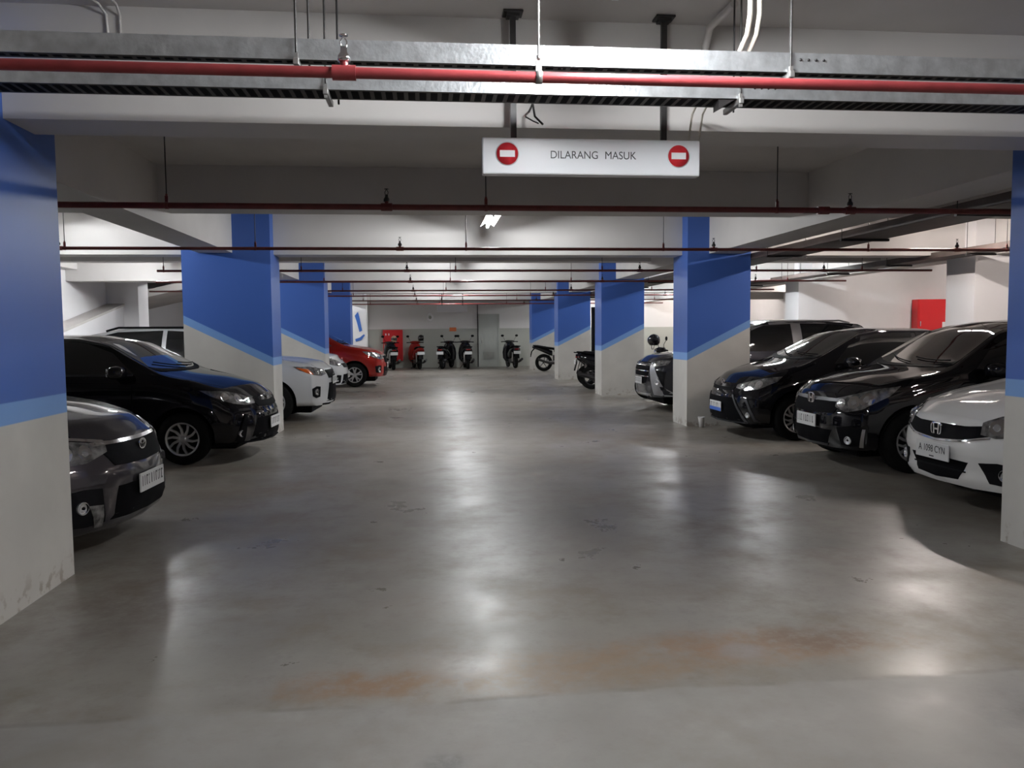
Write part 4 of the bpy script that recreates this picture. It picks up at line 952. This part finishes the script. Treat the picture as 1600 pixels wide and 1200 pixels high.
fogs(c, r, .76, .36, .05, ([(.58, .46), (.72, .47), (.86, .45)], [(.60, .28), (.72, .27), (.84, .29)]), yaw=.35)
windows(c, r, (1.10, 1.85, .70, .56), [([(-1.7, 1.34), (-2.0, 1.45), (-2.5, 1.47)], [(-1.42, 1.06), (-1.9, 1.04), (-2.5, 1.05)]), ([(-2.57, 1.47), (-3.2, 1.42)], [(-2.57, 1.05), (-3.2, 1.08)])])
mirrors(c, r, -1.55, 1.02, M['p_pearl']); hood_seam(c, r, .17, .54, 1.05, .72); wheels(c, r, 'ten'); emblem_oval(c, r, .80); tail(c, r)
license_plate(c, r, .45, 0.0, None, seed=41)
place(r, -1.95, 20.25, 0)

# --- C5 red crossover, left
r = newcar('dark red car at the far left with a chrome fog lamp surround')
c = Car(4.2, .85, [(0, .84), (.05, .93), (.2, 1.0), (.6, 1.09), (1.0, 1.15), (1.15, 1.19), (1.8, 1.56), (2.2, 1.64), (3.2, 1.64), (3.8, 1.5), (4.2, 1.0)],
        [(0, .78), (.4, .90), (.9, 1.0), (1.2, 1.04), (4.2, 1.08)], PLAN, .62, zb=.24, a=.34, wf=.84, r=.33)
c.g = [(.20, .10), (.27, .03), (.36, .0), (.55, .0), (.70, .01), (.80, .03), (.88, .07), (.96, .13), (1.05, .2)]
c.build([M['p_red'], M['black']], parent=r); underbody(c, r)
headlights(c, r, [(.40, .86), (.62, .92), (.84, .95), (1.04, .97)], [(.40, .77), (.58, .74), (.80, .78), (.98, .88)], yaw=.5, cells=(.15, .4, .62))
c.patch('grille', [(-.44, .84), (0, .84), (.44, .84)], [(-.38, .66), (0, .64), (.38, .66)], M['fib'], r, 'front', off=.006, th=.03, nu=16, nv=4)
c.patch('grille_trim', [(-.46, .86), (0, .86), (.46, .86)], [(-.46, .835), (0, .83), (.46, .835)], M['chrome'], r, 'front', off=.012, th=.02, nu=16, nv=1)
c.patch('lower_grille', [(-.46, .54), (0, .54), (.46, .54)], [(-.50, .30), (0, .29), (.50, .30)], M['fib'], r, 'front', off=.005, th=.03, nu=16, nv=4)
fogs(c, r, .74, .46, .07, ([(.64, .57), (.76, .58), (.88, .56)], [(.66, .38), (.76, .37), (.86, .39)]), yaw=.35, mat='chrome')
windows(c, r, (1.14, 1.86, .71, .58), [([(-1.7, 1.40), (-2.0, 1.52), (-2.5, 1.56)], [(-1.44, 1.12), (-1.9, 1.10), (-2.5, 1.10)]), ([(-2.57, 1.56), (-3.4, 1.53)], [(-2.57, 1.10), (-3.5, 1.14)])])
side_lines(c, r, [(-1.42, 1.03), (-2.53, 1.08)], .36, (-2.35, -3.3), .96, mat=M['p_red'])
mirrors(c, r, -1.58, 1.08, M['p_red']); hood_seam(c, r, .17, .54, 1.05, .74); wheels(c, r, 'five'); emblem_oval(c, r, .76); tail(c, r, .95)
license_plate(c, r, .58, 0.0, None, seed=51)
place(r, -1.12, 22.95, 0)
# ------------------------------------------------------------------ scooters and motorcycles (rear wheel at x=0, pointing +x)
def bwheel(r, p, x, rad, wd, nm):
    t = MB().lathe([(-wd*.32, rad*.66), (-wd*.5, rad*.78), (-wd*.46, rad*.92), (-wd*.2, rad), (wd*.2, rad), (wd*.46, rad*.92), (wd*.5, rad*.78), (wd*.32, rad*.66)], (0, 0, 0), 'y', 30, True, True)
    wo = t.build(nm, M['rubber'], p, (x, 0, rad))
    g = MB().lathe([(-wd*.34, rad*.68), (-wd*.34, rad*.60), (wd*.34, rad*.60), (wd*.34, rad*.68)], (0, 0, 0), 'y', 30, True, True)
    g.lathe([(-wd*.5, .001), (-wd*.5, .04), (wd*.5, .04), (wd*.5, .001)], (0, 0, 0), 'y', 16)
    for k in range(5):
        a = 2*PI*k/5; g.tube([(.03*math.cos(a), 0, .03*math.sin(a)), (rad*.63*math.cos(a+.2), 0, rad*.63*math.sin(a+.2))], [.016, .011], 6)
    g.build('rim', M['alloydark'], wo); return wo
def mirror_pair(p, x, z, y=.24):
    for sg in (-1, 1):
        s_ = MB().tube([(x, sg*y*.8, z), (x+.01, sg*y*.95, z+.08), (x-.02, sg*(y+.05), z+.17)], .006, 6).build('mirror_stem', M['black'], p)
        MB().ellipsoid((x-.02, sg*(y+.06), z+.20), (.018, .062, .045), 14, 8).build('mirror', M['black'], s_)
def scooter(pm, label, plate=True):
    p = empty('scooter', (0, 0, 0), label=label, cat='scooter')
    bwheel(None, p, 0, .265, .115, 'rear_wheel'); bwheel(None, p, 1.26, .265, .10, 'front_wheel')
    MB().loft([(-.30, 0, .76, .06, .04), (-.24, 0, .735, .13, .085), (-.08, 0, .67, .18, .15), (.18, 0, .60, .20, .19), (.44, 0, .55, .20, .20), (.60, 0, .47, .17, .17), (.66, 0, .42, .11, .11)]).build('rear_body', M[pm], p)
    MB().loft([(-.24, 0, .82, .06, .025), (-.16, 0, .825, .12, .045), (.15, 0, .80, .15, .05), (.42, 0, .775, .14, .05), (.62, 0, .765, .09, .045), (.68, 0, .75, .05, .03)]).build('seat', M['black'], p)
    MB().box((.58, -.17, .27), (1.02, .17, .335), bev=.02).build('floorboard', M['black'], p)
    MB().loft([(.24, 1.0, 0, .05, .16), (.36, 1.03, 0, .06, .25), (.58, 1.03, 0, .075, .27), (.76, 1.0, 0, .075, .25), (.90, .99, 0, .06, .19), (.97, .98, 0, .05, .12)], axis='z').build('leg_shield', M[pm], p)
    MB().loft([(.88, 0, .99, .04, .04), (.93, 0, 1.0, .20, .055), (1.02, 0, 1.0, .19, .055), (1.09, 0, .98, .10, .045)]).build('handlebar_cover', M[pm], p)
    for sg in (-1, 1): MB().tube([(.97, sg*.17, 1.0), (.94, sg*.33, .99)], .017, 8).build('handle_grip', M['black'], p)
    mirror_pair(p, .97, 1.03, .22)
    MB().loft([(1.02, 0, .5, .045, .05), (1.12, 0, .56, .06, .035), (1.26, 0, .575, .065, .02), (1.42, 0, .52, .055, .02), (1.50, 0, .43, .03, .02)]).build('front_fender', M[pm], p)
    for sg in (-1, 1): MB().tube([(1.06, sg*.06, .72), (1.24, sg*.07, .28)], .02, 8).build('fork_leg', M['dsteel'], p)
    MB().ellipsoid((1.10, 0, .95), (.03, .10, .045), 14, 8).build('headlight', M['lensbright'], p)
    MB().ellipsoid((-.28, 0, .735), (.03, .095, .035), 14, 8).build('tail_light', M['redlens'], p)
    MB().box((-.30, -.085, .38), (-.285, .085, .68), rot=Matrix.Rotation(.25, 3, 'Y')).build('rear_fender', M['black'], p)
    if plate: MB().box((-.325, -.135, .555), (-.318, .135, .665)).build('licence_plate', M['plate'], p)
    MB().tube([(.35, -.10, .22), (.12, -.17, .24), (-.06, -.19, .30), (-.30, -.19, .36)], [.02, .035, .05, .045], 12).build('exhaust', M['dsteel'], p)
    MB().box((-.06, .07, .20), (.45, .17, .36), bev=.03).build('engine_case', M['dsteel'], p)
    MB().tube([(-.05, .13, .27), (-.14, .14, .50), (-.10, .13, .66)], .025, 10).build('shock_absorber', M['steel'], p)
    MB().tube([(.2, .16, .78), (-.2, .15, .84), (-.33, .08, .85), (-.33, -.08, .85), (-.2, -.15, .84), (.2, -.16, .78)], .013, 8).build('grab_rail', M['black'], p)
    MB().tube([(.30, .12, .22), (.34, .26, .02)], .012, 6).build('side_stand', M['dsteel'], p)
    return p
def stand(p, x, y, heading, k=1.06):
    p.location = (x, y, 0); p.rotation_euler = (0, 0, heading); p.scale = (k, k, k)
def helmet(x, y, z, mat, label, rz=0, s=1.0):
    e = empty('helmet', (x, y, z), rz, label=label, cat='helmet'); g = MB(); n = 20
    V = []
    for i in range(11):
        t = -.9+(PI/2+.9)*i/10
        for k in range(n):
            a = 2*PI*k/n; rr = math.cos(t); V.append((rr*math.cos(a)*.14*s, rr*math.sin(a)*.125*s, math.sin(t)*.14*s+.0))
    g.add(V, [(i*n+k, i*n+(k+1) % n, (i+1)*n+(k+1) % n, (i+1)*n+k) for i in range(10) for k in range(n)], True)
    g.build('shell', mat, e)
    V = []; F2 = []
    for i in range(5):
        t = -.35+.75*i/4
        for k in range(9):
            a = -1.1+2.2*k/8; V.append((math.cos(t)*math.cos(a)*.148*s, math.cos(t)*math.sin(a)*.133*s, math.sin(t)*.148*s))
    F2 = [(i*9+k, i*9+k+1, (i+1)*9+k+1, (i+1)*9+k) for i in range(4) for k in range(8)]
    MB().add(V, F2, True).build('visor', M['glass'], e)
    MB().tube([(.02, .11*s, -.08*s), (.03, .06*s, -.19*s), (.03, -.06*s, -.19*s), (.02, -.11*s, -.08*s)], .007, 6).build('chin_strap', M['black'], e)
    return e
b0 = scooter('p_black', 'black scooter seen from behind, just left of the grey door')
stand(b0, 1.62, 31.75, PI/2+.04)
b1 = copy_tree(b0); tag(b1, 'black scooter seen from behind, between the red scooter and the one by the door', 'scooter'); stand(b1, .62, 31.95, PI/2-.30)
b2 = copy_tree(b0); tag(b2, 'black scooter seen from behind, alone to the right of the grey door', 'scooter'); stand(b2, 3.52, 31.75, PI/2+.12)
b3 = scooter('p_red', 'red scooter with a black helmet on its mirror, before the back wall'); stand(b3, -.28, 32.0, PI/2+.18)
b4 = copy_tree(b0); tag(b4, 'leftmost black scooter, before the red hose cabinet and beside the red car', 'scooter'); stand(b4, -1.30, 31.7, PI/2+.15)
b5 = copy_tree(b0); tag(b5, 'black scooter with its rear wheel in the aisle between two middle right columns', 'scooter'); stand(b5, 4.16, 19.95, -.22, 1.12)
b6 = copy_tree(b0); tag(b6, 'black scooter tucked behind the one whose rear wheel is in the aisle', 'scooter'); stand(b6, 4.32, 21.3, -.05)
b7 = copy_tree(b0); tag(b7, 'black scooter behind the dark SUV, a helmet hung on its mirror', 'scooter'); stand(b7, 6.1, 16.95, PI)
b8 = copy_tree(b0); tag(b8, 'black scooter standing beyond the fourth right column, only part of it showing', 'scooter'); stand(b8, 4.45, 25.4, -.05)
helmet(-.22, 32.95, 1.17+.06, M['p_black'], 'black open helmet set on the mirror of the red scooter', -PI/2)
helmet(-1.30, 32.75, 1.20, M['beige'], 'tan helmet set on the leftmost scooter, in front of the red cabinet', -PI/2)
helmet(5.25, 19.95, 1.33, M['p_black'], 'glossy black helmet on the scooter between the two middle right columns', PI)
helmet(4.98, 17.2, 1.26, M['p_black'], 'black helmet with open visor on the scooter behind the dark SUV', PI)
# motorcycle seen from the side
def motorcycle(label):
    p = empty('motorcycle', (0, 0, 0), label=label, cat='motorcycle')
    bwheel(None, p, 0, .30, .12, 'rear_wheel'); bwheel(None, p, 1.32, .30, .10, 'front_wheel')
    MB().loft([(.35, 0, .72, .08, .06), (.55, 0, .80, .14, .11), (.78, 0, .83, .15, .12), (.95, 0, .80, .10, .09)]).build('fuel_tank', M['p_black'], p)
    MB().loft([(-.38, 0, .90, .04, .02), (-.2, 0, .87, .10, .04), (.15, 0, .80, .12, .05), (.42, 0, .77, .11, .04)]).build('seat', M['black'], p)
    MB().loft([(-.40, 0, .84, .03, .03), (-.22, 0, .80, .09, .06), (.05, 0, .70, .11, .08), (.3, 0, .62, .10, .10)]).build('tail_cowl', M['p_black'], p)
    MB().loft([(.32, 0, .42, .12, .14), (.55, 0, .40, .16, .18), (.8, 0, .42, .12, .16)]).build('engine', M['dsteel'], p)
    MB().tube([(0, .1, .3), (.45, .1, .36)], .028, 8).build('swingarm', M['steel'], p); MB().tube([(0, -.1, .3), (.45, -.1, .36)], .028, 8).build('swingarm', M['steel'], p)
    MB().tube([(.1, .09, .34), (.25, .09, .68)], .03, 10).build('shock_absorber', M['steel'], p)
    for sg in (-1, 1): MB().tube([(1.02, sg*.09, .95), (1.30, sg*.09, .30)], .024, 10).build('fork_leg', M['steel'], p)
    MB().tube([(.92, -.33, .98), (1.0, -.12, 1.0), (1.0, .12, 1.0), (.92, .33, .98)], .014, 8).build('handlebar', M['black'], p)
    mirror_pair(p, .95, 1.0, .26)
    MB().ellipsoid((1.14, 0, .88), (.07, .09, .09), 16, 10).build('headlight', M['lensbright'], p)
    MB().tube([(-.30, 0, .82), (-.42, 0, .68), (-.46, 0, .50)], .022, 8).build('rear_mudguard', M['black'], p)
    MB().box((-.475, -.10, .52), (-.465, .10, .63)).build('licence_plate', M['plate'], p)
    MB().loft([(1.10, 0, .56, .03, .02), (1.2, 0, .62, .06, .02), (1.4, 0, .60, .06, .02), (1.55, 0, .50, .03, .02)]).build('front_fender', M['p_black'], p)
    MB().tube([(.6, -.13, .25), (.2, -.15, .28), (-.2, -.16, .42)], [.025, .04, .045], 12).build('exhaust', M['dsteel'], p)
    MB().tube([(.40, .12, .30), (.44, .28, .02)], .012, 6).build('side_stand', M['dsteel'], p)
    return p
mo = motorcycle('black motorcycle seen from the side in front of the farthest right column'); stand(mo, 4.30, 29.25, -.12)
